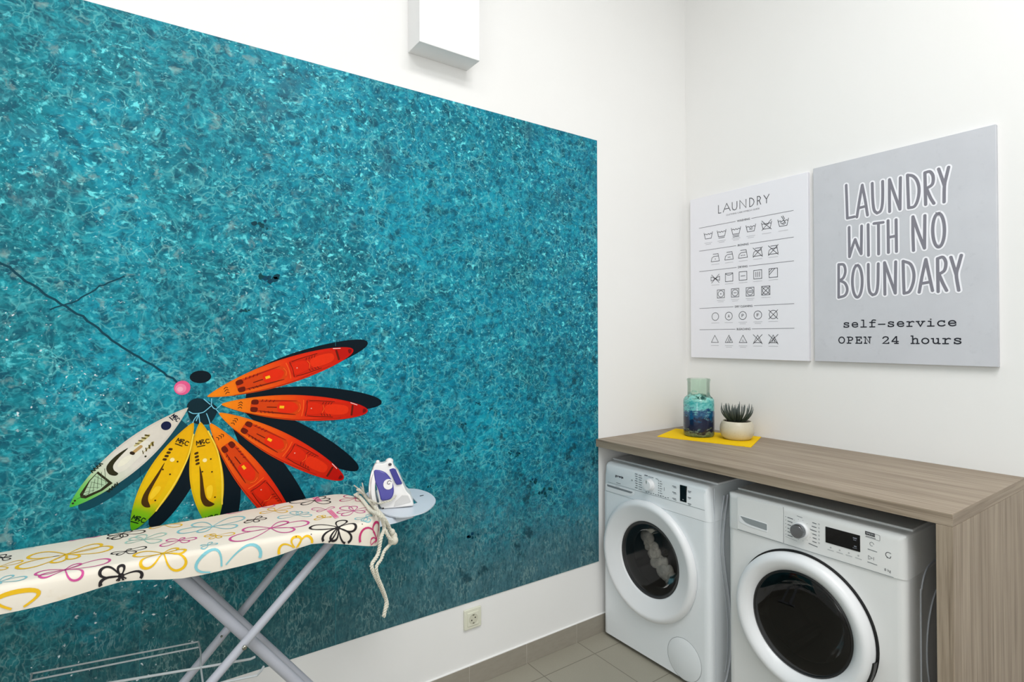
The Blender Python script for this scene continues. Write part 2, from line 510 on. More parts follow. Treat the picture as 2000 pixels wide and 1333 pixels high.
class MB:
    def __init__(self):
        self.bm = bmesh.new()
    def loop(self, pts):
        return [self.bm.verts.new(tuple(float(c) for c in p)) for p in pts]
    def face(self, vs):
        try:
            return self.bm.faces.new(vs)
        except ValueError:
            return None
    def bridge(self, a, b, closed=True):
        n = len(a)
        for i in range(n if closed else n - 1):
            j = (i + 1) % n
            self.face((a[i], a[j], b[j], b[i]))
    def box(self, x0, x1, y0, y1, z0, z1):
        a = self.loop([(x0, y0, z0), (x1, y0, z0), (x1, y1, z0), (x0, y1, z0)])
        b = self.loop([(x0, y0, z1), (x1, y0, z1), (x1, y1, z1), (x0, y1, z1)])
        self.face(a[::-1])
        self.face(b)
        self.bridge(a, b)
        return self
    def prism(self, pts, fn, lo, hi):
        """2D outline swept from lo to hi; fn(u, v, w) gives the 3D point"""
        a = self.loop([fn(p[0], p[1], lo) for p in pts])
        b = self.loop([fn(p[0], p[1], hi) for p in pts])
        self.face(a[::-1])
        self.face(b)
        self.bridge(a, b)
        return self
    def tube(self, pts, r, n=10, closed=False):
        P = [np.array(p, float) for p in pts]
        k = len(P)
        T = []
        for i in range(k):
            a = P[(i - 1) % k] if closed or i > 0 else P[i]
            b = P[(i + 1) % k] if closed or i < k - 1 else P[i]
            t = b - a
            T.append(t / (np.linalg.norm(t) + 1e-12))
        ref = np.array([0, 0, 1.0]) if abs(T[0][2]) < 0.9 else np.array([1.0, 0, 0])
        u = np.cross(T[0], ref)
        u /= np.linalg.norm(u)
        rings = []
        for i in range(k):
            u = u - T[i] * (u @ T[i])
            u /= np.linalg.norm(u)
            v = np.cross(T[i], u)
            rr = r[i] if isinstance(r, (list, tuple)) else r
            rings.append(self.loop([P[i] + rr * (math.cos(2 * PI * j / n) * u + math.sin(2 * PI * j / n) * v) for j in range(n)]))
        for i in range(k - 1):
            self.bridge(rings[i], rings[i + 1])
        if closed:
            self.bridge(rings[-1], rings[0])
        else:
            self.face(rings[0][::-1])
            self.face(rings[-1])
        return self
    def twist(self, pts, r, pitch=0.016, n=6):
        """two-strand rope along pts"""
        P = [np.array(p, float) for p in pts]
        seg = [0]
        for a, b in zip(P, P[1:]):
            seg.append(seg[-1] + np.linalg.norm(b - a))
        m = max(8, int(seg[-1] / 0.003))
        Q = [np.array([np.interp(s, seg, [p[i] for p in P]) for i in range(3)]) for s in np.linspace(0, seg[-1], m)]
        for ph in (0, PI):
            path = []
            u = None
            for i, q in enumerate(Q):
                t = Q[min(i + 1, m - 1)] - Q[max(i - 1, 0)]
                t /= np.linalg.norm(t)
                if u is None:
                    u = np.cross(t, np.array([0.3, 0.5, 0.8]))
                u = u - t * (u @ t)
                u /= np.linalg.norm(u)
                v = np.cross(t, u)
                a = ph + 2 * PI * (seg[-1] * i / (m - 1)) / pitch
                path.append(q + r * 0.5 * (math.cos(a) * u + math.sin(a) * v))
            self.tube(path, r * 0.62, n)
        return self
    def lathe(self, prof, c, axis='z', n=48, cap0=True, cap1=True, sgn=1):
        """profile of (radius, height) turned about an axis through c"""
        rings = []
        for r, h in prof:
            ring = []
            for j in range(n):
                a = 2 * PI * j / n
                ca, sa = r * math.cos(a), r * math.sin(a)
                if axis == 'z':
                    ring.append((c[0] + ca, c[1] + sa, c[2] + h))
                elif axis == 'x':
                    ring.append((c[0] + sgn * h, c[1] + ca, c[2] + sa))
                else:
                    ring.append((c[0] + ca, c[1] + sgn * h, c[2] + sa))
            rings.append(self.loop(ring))
        for a, b in zip(rings, rings[1:]):
            self.bridge(a, b)
        if cap0:
            self.face(rings[0][::-1])
        if cap1:
            self.face(rings[-1])
        return self
    def ball(self, c, r, sx=1, sy=1, sz=1, u=14, v=8):
        mat = Matrix.Translation(Vector([float(q) for q in c])) @ Matrix.Diagonal((r * sx, r * sy, r * sz, 1))
        bmesh.ops.create_uvsphere(self.bm, u_segments=u, v_segments=v, radius=1.0, matrix=mat)
        return self
    def build(self, name, mat, parent=None, bevel=0.0, seg=2, angle=35, kind=None, label=None):
        bmesh.ops.recalc_face_normals(self.bm, faces=self.bm.faces)
        off = world_loc(parent) if parent else Vector((0, 0, 0))
        if parent is not None:
            bmesh.ops.translate(self.bm, verts=self.bm.verts, vec=-off)
        me = bpy.data.meshes.new(name)
        self.bm.to_mesh(me)
        self.bm.free()
        me.materials.append(mat)
        for p in me.polygons:
            p.use_smooth = True
        me.set_sharp_from_angle(angle=math.radians(angle))
        o = bpy.data.objects.new(name, me)
        COL.objects.link(o)
        if parent is not None:
            o.parent = parent
        if bevel > 0:
            b = o.modifiers.new('bevel', 'BEVEL')
            b.width = bevel
            b.segments = seg
            b.limit_method = 'ANGLE'
            b.angle_limit = math.radians(40)
        if kind:
            o['kind'] = kind
        if label:
            o['label'] = label
        return o

class Print:
    """flat coloured shapes laid on a surface; colours live in the attribute Col"""
    def __init__(self, nudge=(0, 0, 0)):
        self.v, self.f, self.c = [], [], []
        self.nudge = nudge          # keeps overlapping pieces of one stroke from sharing a plane
        self.fm = []
    def poly(self, pts3, color, mat=0):
        i = len(self.v)
        m = len(self.f) % 5
        self.v += [tuple(float(q) + m * e for q, e in zip(p, self.nudge)) for p in pts3]
        cs = color if isinstance(color, list) else [color] * len(pts3)
        self.c += cs
        self.f.append(tuple(range(i, i + len(pts3))))
        self.fm.append(mat)
    def polys(self, plist, fn, color):
        for p in plist:
            self.poly([fn(q) for q in p], color)
    def build(self, name, mats, parent=None):
        me = bpy.data.meshes.new(name)
        off = world_loc(parent) if parent else Vector((0, 0, 0))
        me.from_pydata([tuple(Vector(p) - off) for p in self.v], [], self.f)
        at_ = me.color_attributes.new('Col', 'FLOAT_COLOR', 'POINT')
        at_.data.foreach_set('color', [q for c in self.c for q in c])
        for m in mats:
            me.materials.append(m)
        me.polygons.foreach_set('material_index', self.fm)
        me.validate()
        o = bpy.data.objects.new(name, me)
        COL.objects.link(o)
        if parent is not None:
            o.parent = parent
        return o

def disc2(c, r, n=16, ry=None):
    ry = r if ry is None else ry
    return [(c[0] + r * math.cos(2 * PI * i / n), c[1] + ry * math.sin(2 * PI * i / n)) for i in range(n)]

def stroke(pts, w, closed=False, round_=True):
    """polygons that make a line of width w (number or one width per point)"""
    P = [np.array(p, float)[:2] for p in pts]
    if closed:
        P = P + [P[0]]
    k = len(P)
    W = list(w) if isinstance(w, (list, tuple)) else [w] * k
    if closed and len(W) < k:
        W.append(W[0])
    N = []
    for i in range(k):
        a = P[i - 1] if i > 0 else (P[-2] if closed else None)
        b = P[i + 1] if i < k - 1 else (P[1] if closed else None)
        d1 = None if a is None else (P[i] - a) / (np.linalg.norm(P[i] - a) + 1e-12)
        d2 = None if b is None else (b - P[i]) / (np.linalg.norm(b - P[i]) + 1e-12)
        if d1 is None:
            d = d2
            s = 1
        elif d2 is None:
            d = d1
            s = 1
        else:
            d = d1 + d2
            L = np.linalg.norm(d)
            if L < 0.2:
                d, s = d2, 1
            else:
                d = d / L
                s = min(1.0 / max(d @ d2, 0.35), 1.8)
        N.append(np.array([-d[1], d[0]]) * s)
    out = []
    for i in range(k - 1):
        a, b = W[i] / 2, W[i + 1] / 2
        out.append([P[i] + N[i] * a, P[i] - N[i] * a, P[i + 1] - N[i + 1] * b, P[i + 1] + N[i + 1] * b])
    if round_ and not closed:
        for p, q, t in ((P[0], W[0], P[0] - P[1]), (P[-1], W[-1], P[-1] - P[-2])):
            a0 = math.atan2(t[1], t[0])
            out.append([(p[0] + q / 2 * math.cos(a0 + e), p[1] + q / 2 * math.sin(a0 + e)) for e in np.linspace(-PI / 2, PI / 2, 9)])
    return out

def text2d(s, size, bold=0.0, shear=0.0, space=1.0):
    """outline polygons of a text in 2D, centred on its baseline start"""
    cu = bpy.data.curves.new('lettering', 'FONT')
    cu.body = s
    cu.size = size
    cu.offset = bold
    cu.shear = shear
    cu.space_character = space
    cu.resolution_u = 3
    o = bpy.data.objects.new('lettering', cu)
    COL.objects.link(o)
    dg = bpy.context.evaluated_depsgraph_get()
    me = bpy.data.meshes.new_from_object(o.evaluated_get(dg))
    pl = [[(me.vertices[i].co.x, me.vertices[i].co.y) for i in p.vertices] for p in me.polygons]
    bpy.data.objects.remove(o)
    bpy.data.curves.remove(cu)
    bpy.data.meshes.remove(me)
    return pl

def bounds2(pl):
    xs = [q[0] for p in pl for q in p]
    ys = [q[1] for p in pl for q in p]
    return min(xs), max(xs), min(ys), max(ys)

def fit_text(s, x0, x1, y0, y1, **kw):
    """text scaled to fill the box x0..x1, y0..y1"""
    pl = text2d(s, 1.0, **kw)
    a, b, c, d = bounds2(pl)
    sx, sy = (x1 - x0) / (b - a), (y1 - y0) / (d - c)
    return [[(x0 + (q[0] - a) * sx, y0 + (q[1] - c) * sy) for q in p] for p in pl]

random.seed(4)

# ------------------------------------------------------------------ the room
XL, YB = -4.95, -3.95      # far left wall and wall behind the photographer
def struct(name, mb, mat, **kw):
    return mb.build(name, mat, kind='structure', **kw)
struct('floor', MB().box(XL, 0, YB, 0, -0.1, 0), M['floor'])
struct('ceiling', MB().box(XL, 0, YB, 0, CEIL, CEIL + 0.1), M['wall'])
struct('wall_left', MB().box(XL, 0.12, 0, 0.12, -0.1, CEIL + 0.1), M['wall'])
struct('wall_right', MB().box(0, 0.12, YB, 0, -0.1, CEIL + 0.1), M['wall'])
struct('wall_back', MB().box(XL, 0.12, YB - 0.12, YB, -0.1, CEIL + 0.1), M['wall'])
struct('wall_far', MB().box(XL - 0.12, XL, YB, 0.12, -0.1, CEIL + 0.1), M['wall'])

# tiled skirting: one row of tiles with pale joints
mb = MB()
x = -0.0085
edges = [-0.0085] + [-0.842 + 0.2955 * 2 - 0.2955 * i for i in range(0, 17)]
for a, b in zip(edges, edges[1:]):
    if b > XL and a - b > 0.01:
        mb.box(b + 0.0012, a - 0.0012, -0.009, 0, 0, 0.0875)
sk = struct('baseboard_left', mb, M['skirt'], bevel=0.001)
MB().box(XL, -0.0085, -0.0075, 0, 0, 0.0865).build('grout_line', M['grout'], sk)
MB().tube([(XL, -0.003, 0.0885), (-0.0085, -0.003, 0.0885)], 0.0042, 8).build('sealant_bead', M['wall'], sk)
mb = MB()
yy = -1.46
while yy > YB:
    mb.box(-0.009, 0, max(yy - 0.293, YB), yy, 0, 0.0875)
    yy -= 0.2955
struct('baseboard_right', mb, M['skirt'], bevel=0.001)

# boxed-in duct high on the mural wall
o = MB().box(-1.702, -1.4345, -0.1035, 0, 2.574, CEIL - 0.002).build('duct_boxing', M['duct'], bevel=0.002)
tag(o, 'white painted rectangular boxing on the wall above the sea mural', 'duct')

# ------------------------------------------------------------------ mural
MX0, MX1, MZ0, MZ1 = -4.70, -0.6905, 0.3505, 2.4300
mural = Print((0, -1.2e-5, 0))
def layer(k):
    y = -0.0030 - 0.00022 * k
    return lambda q: (q[0], y, q[1])
# the sheet itself, with a real thickness
yf = -0.003
mural.poly([(MX0, yf, MZ0), (MX1, yf, MZ0), (MX1, yf, MZ1), (MX0, yf, MZ1)], (1, 1, 1, 1), 0)
for a, b in (((MX0, MZ0), (MX1, MZ0)), ((MX1, MZ0), (MX1, MZ1)), ((MX1, MZ1), (MX0, MZ1)), ((MX0, MZ1), (MX0, MZ0))):
    mural.poly([(a[0], yf, a[1]), (a[0], 0, a[1]), (b[0], 0, b[1]), (b[0], yf, b[1])], (1, 1, 1, 1), 0)
def wp(px, py):
    p = at(px, py, 1, yf)
    return (p[0], p[2])
def ink(plist, k, color):
    for p in plist:
        fn = layer(k)
        mural.poly([fn(q) for q in p], color, 1)

# seams between the wallpaper drops
for px, py in ((275.5, 300), (655, 300)):
    sx = wp(px, py)[0]
    ink([[(sx, MZ0), (sx + 0.0009, MZ0), (sx + 0.0009, MZ1), (sx, MZ1)]], 1, lin((60, 150, 160)))

NAVY = lin((4, 20, 30))
# mooring rope lying on the sea bed
for pts, w in ([[(-20, 498), (40, 540), (95, 580), (150, 612), (200, 650), (250, 685), (300, 715), (346, 746)], 0.0062],
               [[(100, 605), (150, 588), (195, 560), (240, 540)], 0.004]):
    L = spline([wp(*p) for p in pts], 5)
    L = [(p[0] + random.uniform(-.003, .003), p[1] + random.uniform(-.003, .003)) for p in L]
    ink(stroke(L, w), 1, lin((8, 66, 82)))
# buoy and its shadow
bc = wp(356, 758)
ink([disc2((bc[0] + 0.050, bc[1] + 0.032), 0.030, 24, 0.020)], 1, NAVY)
ink([disc2(bc, 0.0222, 28)], 2, lin((226, 92, 140)))
ink([disc2((bc[0] - 0.004, bc[1] - 0.002), 0.015, 24)], 3, lin((238, 134, 168)))
ink([disc2((bc[0] - 0.006, bc[1] - 0.004), 0.008, 18)], 4, lin((244, 170, 192)))
# dark water in the middle of the ring of boats
ink([spline([wp(*p) for p in ((366, 790), (385, 778), (410, 786), (425, 800), (412, 826), (395, 830), (378, 826), (368, 812))], 5, True)], 1, lin((10, 40, 50)))

def lerp3(a, b, t):
    return tuple(a[i] * (1 - t) + b[i] * t for i in range(3)) + (1.0,)

class Boat:
    def __init__(self, a, b, width, k0, grad, sharp=0.75, blunt=0.62, length=None, flip=1):
        self.A = np.array(wp(*a))
        B = np.array(wp(*b))
        self.L = length or np.linalg.norm(B - self.A)
        self.d = (B - self.A) / np.linalg.norm(B - self.A)
        self.n = np.array([-self.d[1], self.d[0]]) * flip
        self.w, self.k0, self.grad, self.sharp, self.blunt = width, k0, grad, sharp, blunt
    def half(self, u):
        if u < 0.52:
            return math.sin(PI / 2 * min(1, u / 0.52)) ** self.sharp
        t = (1 - u) / 0.48
        return math.sin(PI / 2 * max(0.0, min(1, t))) ** self.blunt
    def P(self, u, v):
        return tuple(self.A + self.d * (u * self.L) + self.n * (v * self.w / 2))
    def col(self, u):
        g = self.grad
        for (a, ca), (b, cb) in zip(g, g[1:]):
            if u <= b:
                t = (u - a) / (b - a)
                return lerp3(ca, cb, t)
        return g[-1][1]
    def hull(self, scale, k, shade=1.0, off=(0, 0), color=None, u0=0.0, u1=1.0):
        m = 36
        us = [u0 + (u1 - u0) * 0.5 * (1 - math.cos(PI * i / m)) for i in range(m + 1)]
        fn = layer(k)
        for a, b in zip(us, us[1:]):
            q, cs = [], []
            for u, s in ((a, 1), (b, 1), (b, -1), (a, -1)):
                p = self.P(0.5 + (u - 0.5) * (1 if scale == 1 else (1 - (1 - scale) * 0.45)), s * scale * self.half(u))
                q.append(fn((p[0] + off[0], p[1] + off[1])))
                c = color or self.col(u)
                cs.append(tuple(x * shade for x in c[:3]) + (1,))
            mural.poly(q, cs, 1)
    def shape(self, pts, k, color, smooth=True):
        q = [self.P(u, v) for u, v in pts]
        if smooth:
            q = spline(q, 4, True)
        ink([q], k, color)
    def line(self, pts, w, k, color):
        q = spline([self.P(u, v) for u, v in pts], 5)
        ink(stroke(q, w), k, color)

OR1, OR2, RED1, RED2 = lin((246, 138, 14)), lin((238, 96, 12)), lin((226, 48, 12)), lin((196, 12, 8))
YEL, YELB, GRN = lin((240, 190, 10)), lin((232, 170, 6)), lin((84, 176, 20))
SHO = (0.055, 0.027)

def tandem(a, b, k, length=None, w=0.088):
    g = [(0, OR1), (0.28, OR2), (0.55, RED1), (0.8, lin((220, 34, 10))), (1, RED2)]
    t = Boat(a, b, w, k, g, length=length, blunt=0.48)
    t.hull(1.0, k + 1, 0.92)
    t.hull(0.9, k + 2, 1.0)
    dk, mid, hi = lin((104, 24, 6)), lin((170, 34, 8)), lin((250, 96, 30))
    # front cockpit, rear cockpit, tail well
    t.shape([(0.20, -0.42), (0.30, -0.52), (0.45, -0.56), (0.50, -0.4), (0.51, 0), (0.50, 0.4), (0.45, 0.56), (0.30, 0.52), (0.20, 0.42), (0.18, 0)], k + 3, lin((214, 66, 10)))
    t.shape([(0.36, -0.36), (0.45, -0.42), (0.49, 0), (0.45, 0.42), (0.36, 0.36)], k + 4, lin((228, 44, 10)))
    t.shape([(0.54, -0.60), (0.60, -0.64), (0.75, -0.62), (0.85, -0.5), (0.87, 0), (0.85, 0.5), (0.75, 0.62), (0.60, 0.64), (0.54, 0.60)], k + 3, lin((206, 36, 8)))
    t.shape([(0.69, -0.36), (0.82, -0.36), (0.85, 0), (0.82, 0.36), (0.69, 0.36)], k + 4, lin((232, 50, 14)))
    t.shape([(0.55, -0.42), (0.64, -0.38), (0.66, 0), (0.64, 0.38), (0.55, 0.42)], k + 4, lin((222, 40, 8)))
    t.shape([(0.89, -0.42), (0.94, -0.3), (0.965, 0), (0.94, 0.3), (0.89, 0.42)], k + 3, lin((190, 20, 8)))
    t.shape([(0.87, -0.44), (0.885, -0.44), (0.885, 0.44), (0.87, 0.44)], k + 4, dk, False)
    # foot wells with their dark slots
    for s in (-1, 1):
        t.shape([(0.185, s * 0.12), (0.185, s * 0.42), (0.22, s * 0.46), (0.225, s * 0.14)], k + 5, dk)
        t.shape([(0.22, s * 0.34), (0.30, s * 0.47), (0.46, s * 0.56), (0.46, s * 0.50), (0.30, s * 0.38)], k + 5, lin((120, 30, 6)) if s < 0 else mid)
        t.line([(0.56, s * 0.60), (0.62, s * 0.64), (0.74, s * 0.62)], 0.0022, k + 5, dk)
        for q in range(4):
            t.line([(0.245 + q * 0.025, s * 0.36), (0.252 + q * 0.025, s * 0.50)], 0.0022, k + 6, dk)
            t.line([(0.655 + q * 0.02, s * 0.40), (0.662 + q * 0.02, s * 0.54)], 0.0022, k + 6, dk)
    t.line([(0.52, -0.62), (0.525, 0), (0.52, 0.62)], 0.003, k + 5, hi)
    t.line([(0.545, -0.60), (0.55, 0), (0.545, 0.60)], 0.0022, k + 5, dk)
    t.line([(0.495, -0.30), (0.505, 0), (0.495, 0.30)], 0.0022, k + 5, hi)
    t.line([(0.285, -0.05), (0.345, -0.04)], 0.003, k + 5, dk)
    t.line([(0.66, -0.3), (0.67, 0), (0.66, 0.3)], 0.002, k + 5, hi)
    ink([[t.P(0.365, -0.1), t.P(0.395, -0.1), t.P(0.395, 0.1), t.P(0.365, 0.1)]], k + 6, lin((250, 190, 30)))
    ink([disc2(t.P(0.58, 0.0), 0.0022, 10)], k + 6, lin((240, 170, 150)))
    for v in (-0.18, 0.02, 0.2):
        t.line([(0.105, v - 0.05), (0.118, v + 0.04), (0.128, v - 0.04)], 0.002, k + 5, lin((60, 30, 10)))
    t.line([(0.15, -0.86 * 0.62), (0.35, -0.84), (0.55, -0.9), (0.8, -0.66)], 0.0018, k + 5, mid)
    t.line([(0.86, 0.62), (0.91, 0.46)], 0.0022, k + 6, lin((250, 226, 220)))
    t.shape([(0.962, -0.16), (0.98, -0.1), (0.985, 0.1), (0.962, 0.16)], k + 5, lin((120, 10, 10)))
    return t

def solo(a, b, k, w, length=None):
    g = [(0, YELB), (0.5, YEL), (0.74, lin((226, 190, 14))), (0.86, lin((128, 184, 20))), (1, GRN)]
    t = Boat(a, b, w, k, g, length=length, sharp=0.8, flip=-1)
    t.hull(1.0, k + 1, 0.9)
    t.hull(0.88, k + 2, 1.0)
    br, ol = lin((72, 46, 8)), lin((150, 110, 10))
    t.shape([(0.34, -0.34), (0.5, -0.42), (0.66, -0.48), (0.74, -0.36), (0.77, 0), (0.74, 0.36), (0.66, 0.48), (0.5, 0.4), (0.36, 0.3)], k + 3, lin((236, 184, 8)))
    t.shape([(0.40, 0.34), (0.50, 0.40), (0.60, 0.46), (0.70, 0.50), (0.770, 0.36), (0.795, 0.04), (0.785, -0.26), (0.765, -0.16), (0.735, 0.06), (0.69, 0.20), (0.60, 0.24), (0.50, 0.25)][::-1], k + 4, br)
    t.shape([(0.64, -0.28), (0.72, -0.1), (0.70, 0.1), (0.62, 0.1), (0.60, -0.2)], k + 4, lin((250, 206, 40)))
    for q in range(4):
        t.shape([(0.27 + q * 0.032, 0.34), (0.275 + q * 0.032, 0.54), (0.292 + q * 0.032, 0.54), (0.288 + q * 0.032, 0.34)], k + 4, br)
    ink([disc2(t.P(0.36, 0.0), 0.0062, 14)], k + 4, lin((250, 232, 170)))
    for u, v in ((0.36, -0.36), (0.48, -0.34), (0.46, 0.22), (0.72, -0.34)):
        ink([disc2(t.P(u, v), 0.0026, 10)], k + 5, lin((60, 40, 10)))
    t.line([(0.1, -0.40), (0.3, -0.82), (0.55, -0.9), (0.8, -0.72)], 0.004, k + 3, lin((250, 214, 70)))
    def letters(u, s, c):
        # hand-painted letters across the deck
        for v0, path in ((0.26, [(0, 0), (1, 0.1), (0.4, 0.5), (1, 0.9), (0, 1)]), (-0.02, [(0, 0), (1, 0), (1, 0.7), (0.5, 0.2), (0.3, 0.9), (0, 0.6)]), (-0.30, [(0.9, 0.9), (1, 0.2), (0.4, 0), (0, 0.4), (0.1, 1)])):
            t.line([(u - 0.035 * (p[0] - 0.5), v0 - 0.22 * (p[1] - 0.5)) for p in path], 0.0028, k + 5, c)
        t.line([(u + 0.034, 0.34), (u + 0.034, -0.1)], 0.0032, k + 5, c)
    letters(0.19, 1, lin((60, 46, 14)))
    letters(0.90, 1, lin((20, 46, 10)))
    return t

def sitontop(a, b, k, w):
    WH = lin((222, 216, 206))
    g = [(0, lin((214, 206, 192))), (0.55, WH), (0.72, lin((206, 214, 190))), (0.84, lin((130, 200, 104))), (1, lin((70, 190, 60)))]
    t = Boat(a, b, w, k, g, sharp=0.85, blunt=0.7, flip=-1)
    t.hull(1.0, k + 1, 0.9)
    t.hull(0.86, k + 2, 1.0)
    dk, tan = lin((46, 44, 24)), lin((176, 160, 96))
    t.shape([(0.36, -0.2), (0.46, -0.42), (0.58, -0.5), (0.645, -0.34), (0.66, 0), (0.645, 0.36), (0.58, 0.5), (0.46, 0.42), (0.38, 0.2)], k + 3, lin((228, 224, 210)))
    t.shape([(0.48, 0.52), (0.57, 0.64), (0.66, 0.50), (0.690, 0.05), (0.675, -0.34), (0.65, -0.36), (0.650, 0.0), (0.625, 0.28), (0.56, 0.42)], k + 4, dk)
    t.shape([(0.56, -0.2), (0.62, 0), (0.56, 0.22), (0.5, 0)], k + 4, lin((238, 234, 214)))
    t.shape([(0.72, -0.62), (0.80, -0.56), (0.90, -0.24), (0.915, 0), (0.90, 0.22), (0.80, 0.5), (0.72, 0.6)], k + 3, dk, False)
    t.shape([(0.735, -0.40), (0.80, -0.40), (0.885, -0.10), (0.89, 0.05), (0.80, 0.44), (0.735, 0.54)], k + 4, lin((178, 206, 170)), False)
    for q in range(5):
        t.line([(0.735 + 0.03 * q, -0.40 + 0.07 * q), (0.735 + 0.045 * q + 0.02, 0.50 - 0.10 * q)], 0.0011, k + 5, lin((70, 84, 62)))
        t.line([(0.87 - 0.03 * q, -0.16 - 0.05 * q), (0.80 - 0.03 * q, 0.30 + 0.04 * q)], 0.0011, k + 5, lin((70, 84, 62)))
    for s, u0 in ((-1, 0.35), (1, 0.33)):
        for q in range(4):
            t.line([(u0 + q * 0.028, s * 0.26), (u0 + q * 0.028 + 0.012, s * 0.44)], 0.0045 - q * 0.0007, k + 4, lin((84, 70, 20)))
        t.shape([(u0, s * 0.2), (u0 + 0.1, s * 0.24), (u0 + 0.11, s * 0.4), (u0, s * 0.36)], k + 3, tan if s < 0 else lin((198, 186, 130)))
    t.line([(0.42, 0.04), (0.49, 0.06)], 0.009, k + 4, lin((186, 152, 96)))
    t.line([(0.488, 0.02), (0.492, 0.12)], 0.009, k + 5, lin((50, 36, 20)))
    ink([disc2(t.P(0.20, 0.02), 0.0135, 22)], k + 4, lin((22, 28, 66)))
    for v0, path in ((0.26, [(0, 0), (1, 0.1), (0.4, 0.5), (1, 0.9), (0, 1)]), (0.02, [(0, 0), (1, 0), (1, 0.7), (0.5, 0.2), (0.3, 0.9), (0, 0.6)]), (-0.22, [(0.9, 0.9), (1, 0.2), (0.4, 0), (0, 0.4), (0.1, 1)])):
        t.line([(0.115 - 0.028 * (p[0] - 0.5), v0 * 0.8 - 0.16 * (p[1] - 0.5)) for p in path], 0.0024, k + 5, lin((30, 34, 52)))
    t.line([(0.14, 0.32), (0.14, 0.02)], 0.003, k + 5, lin((30, 34, 52)))
    for s, u0 in ((1, 0.665), (-1, 0.70)):
        for q in range(4):
            t.line([(u0 + q * 0.022, s * 0.78), (u0 + q * 0.022 + 0.012, s * 0.92), (u0 + q * 0.022 + 0.016, s * 0.76)], 0.0028, k + 5, lin((24, 40, 24)))
    for u, v in ((0.45, -0.68), (0.97, 0.05), (0.95, 0.1)):
        ink([disc2(t.P(u, v), 0.0028, 10)], k + 5, dk)
    return t

# shadows first, then the boats over them
specs = [('t', (404.5, 775), (690, 684), 0.088, None), ('t', (431, 790), (718, 803), 0.088, None), ('t', (426.5, 806.5), (671, 936), 0.088, None),
         ('t', (409, 826), (552, 1012), 0.088, 0.487), ('s', (391, 824), (413, 1010), 0.094, 0.345), ('s', (378, 825), (258, 1036), 0.088, None), ('w', (367.5, 796.5), (136, 991), 0.086, None)]
for kind, a, b, w, L in specs:
    t = Boat(a, b, w * 0.98, 0, [(0, NAVY), (1, NAVY)], length=L, blunt=0.45)
    off = {'t': SHO, 's': (0.05, -0.004), 'w': (0.022, -0.012)}[kind]
    t.hull(1.0, 1, 1.0, off, NAVY if kind != 'w' else lin((14, 70, 84)), 0.12 if kind != 't' else 0.04)
for i, (kind, a, b, w, L) in enumerate(specs):
    k = 3
    if kind == 't':
        tandem(a, b, k + (i % 2) * 8, L, w)
    elif kind == 's':
        solo(a, b, k + (i % 2) * 8, w, L)
    else:
        sitontop(a, b, k, w)
# pale blue mooring lines in the middle
LB = lin((120, 196, 220))
for pts in ([(413, 779), (413, 792), (421, 799), (432, 790)], [(413, 792), (404, 800), (395, 806), (378, 808), (369, 804)], [(388, 808), (380, 818), (376, 826)],
            [(388, 808), (389, 818), (390, 826)], [(403, 808), (407, 818), (410, 828)], [(421, 799), (428, 807)], [(398, 780), (410, 790)], [(388, 809), (383, 822)]):
    ink(stroke(spline([wp(*p) for p in pts], 5), 0.0026), 22, LB)
# weed tufts on the sea bed, lower right
for c, r in (((922, 1050), 0.022), ((1062, 962), 0.028), ((1008, 888), 0.014), ((935, 788), 0.012), ((905, 832), 0.013), ((1000, 885), 0.012), ((918, 955), 0.008), ((842, 950), 0.012), ((1090, 845), 0.014), ((960, 800), 0.01), ((876, 902), 0.015), ((528, 545), 0.030), ((478, 606), 0.013), ((510, 440), 0.022), ((636, 582), 0.010), ((1010, 755), 0.010), ((1040, 940), 0.022)):
    p = wp(*c)
    for q in range(9):
        a, d = random.uniform(0, 2 * PI), random.uniform(0.1, 1.0) * r
        cc = (p[0] + d * math.cos(a) * 1.5, p[1] + d * math.sin(a) * 0.8)
        m = random.uniform(0.16, 0.42) * r
        ink([[(cc[0] + m * random.uniform(0.5, 1.3) * math.cos(th), cc[1] + m * random.uniform(0.5, 1.2) * math.sin(th)) for th in np.linspace(0, 2 * PI, 9)[:-1]]], 1, lin((8, random.randint(58, 74), random.randint(72, 90))))
o = mural.build('wall_mural', [M['sea'], M['print']])
tag(o, 'large turquoise sea wall mural with a fan of seven kayaks and a pink buoy', 'mural')

# ------------------------------------------------------------------ wall socket
t = thing('power_socket', (-1.416, 0, 0.283), 'ivory square power socket on the white wall below the mural', 'socket')
sx0, sx1, sz0, sz1 = -1.4575, -1.3755, 0.2415, 0.3245
pl = MB().box(sx0, sx1, -0.010, 0, sz0, sz1).build('cover_plate', M['socket'], t, 0.003)
cx, cz = -1.4165, 0.283
fr = MB().box(cx - 0.0275, cx + 0.0275, -0.0135, -0.009, cz - 0.0275, cz + 0.0275).build('socket_insert', M['socket'], t, 0.0015)
MB().lathe([(0.0215, 0.0142), (0.0205, 0.0145), (0.0195, 0.0138), (0.0185, 0.0137)], (cx, 0, cz), 'y', 32, True, True, -1).build('socket_well', plain('socket_well_shade', (206, 205, 186), 0.4), fr)
for s in (-1, 1):
    MB().lathe([(0.003, 0.0138), (0.003, 0.0143)], (cx + s * 0.0085, 0, cz + s * 0.004), 'y', 14, True, True, -1).build('pin_hole', M['socket_hole'], fr)
for s in (-1, 1):
    MB().box(cx - 0.004, cx + 0.004, -0.0146, -0.0138, cz + s * 0.0165 - 0.002, cz + s * 0.0165 + 0.002).build('earth_clip', M['bolt'], fr)

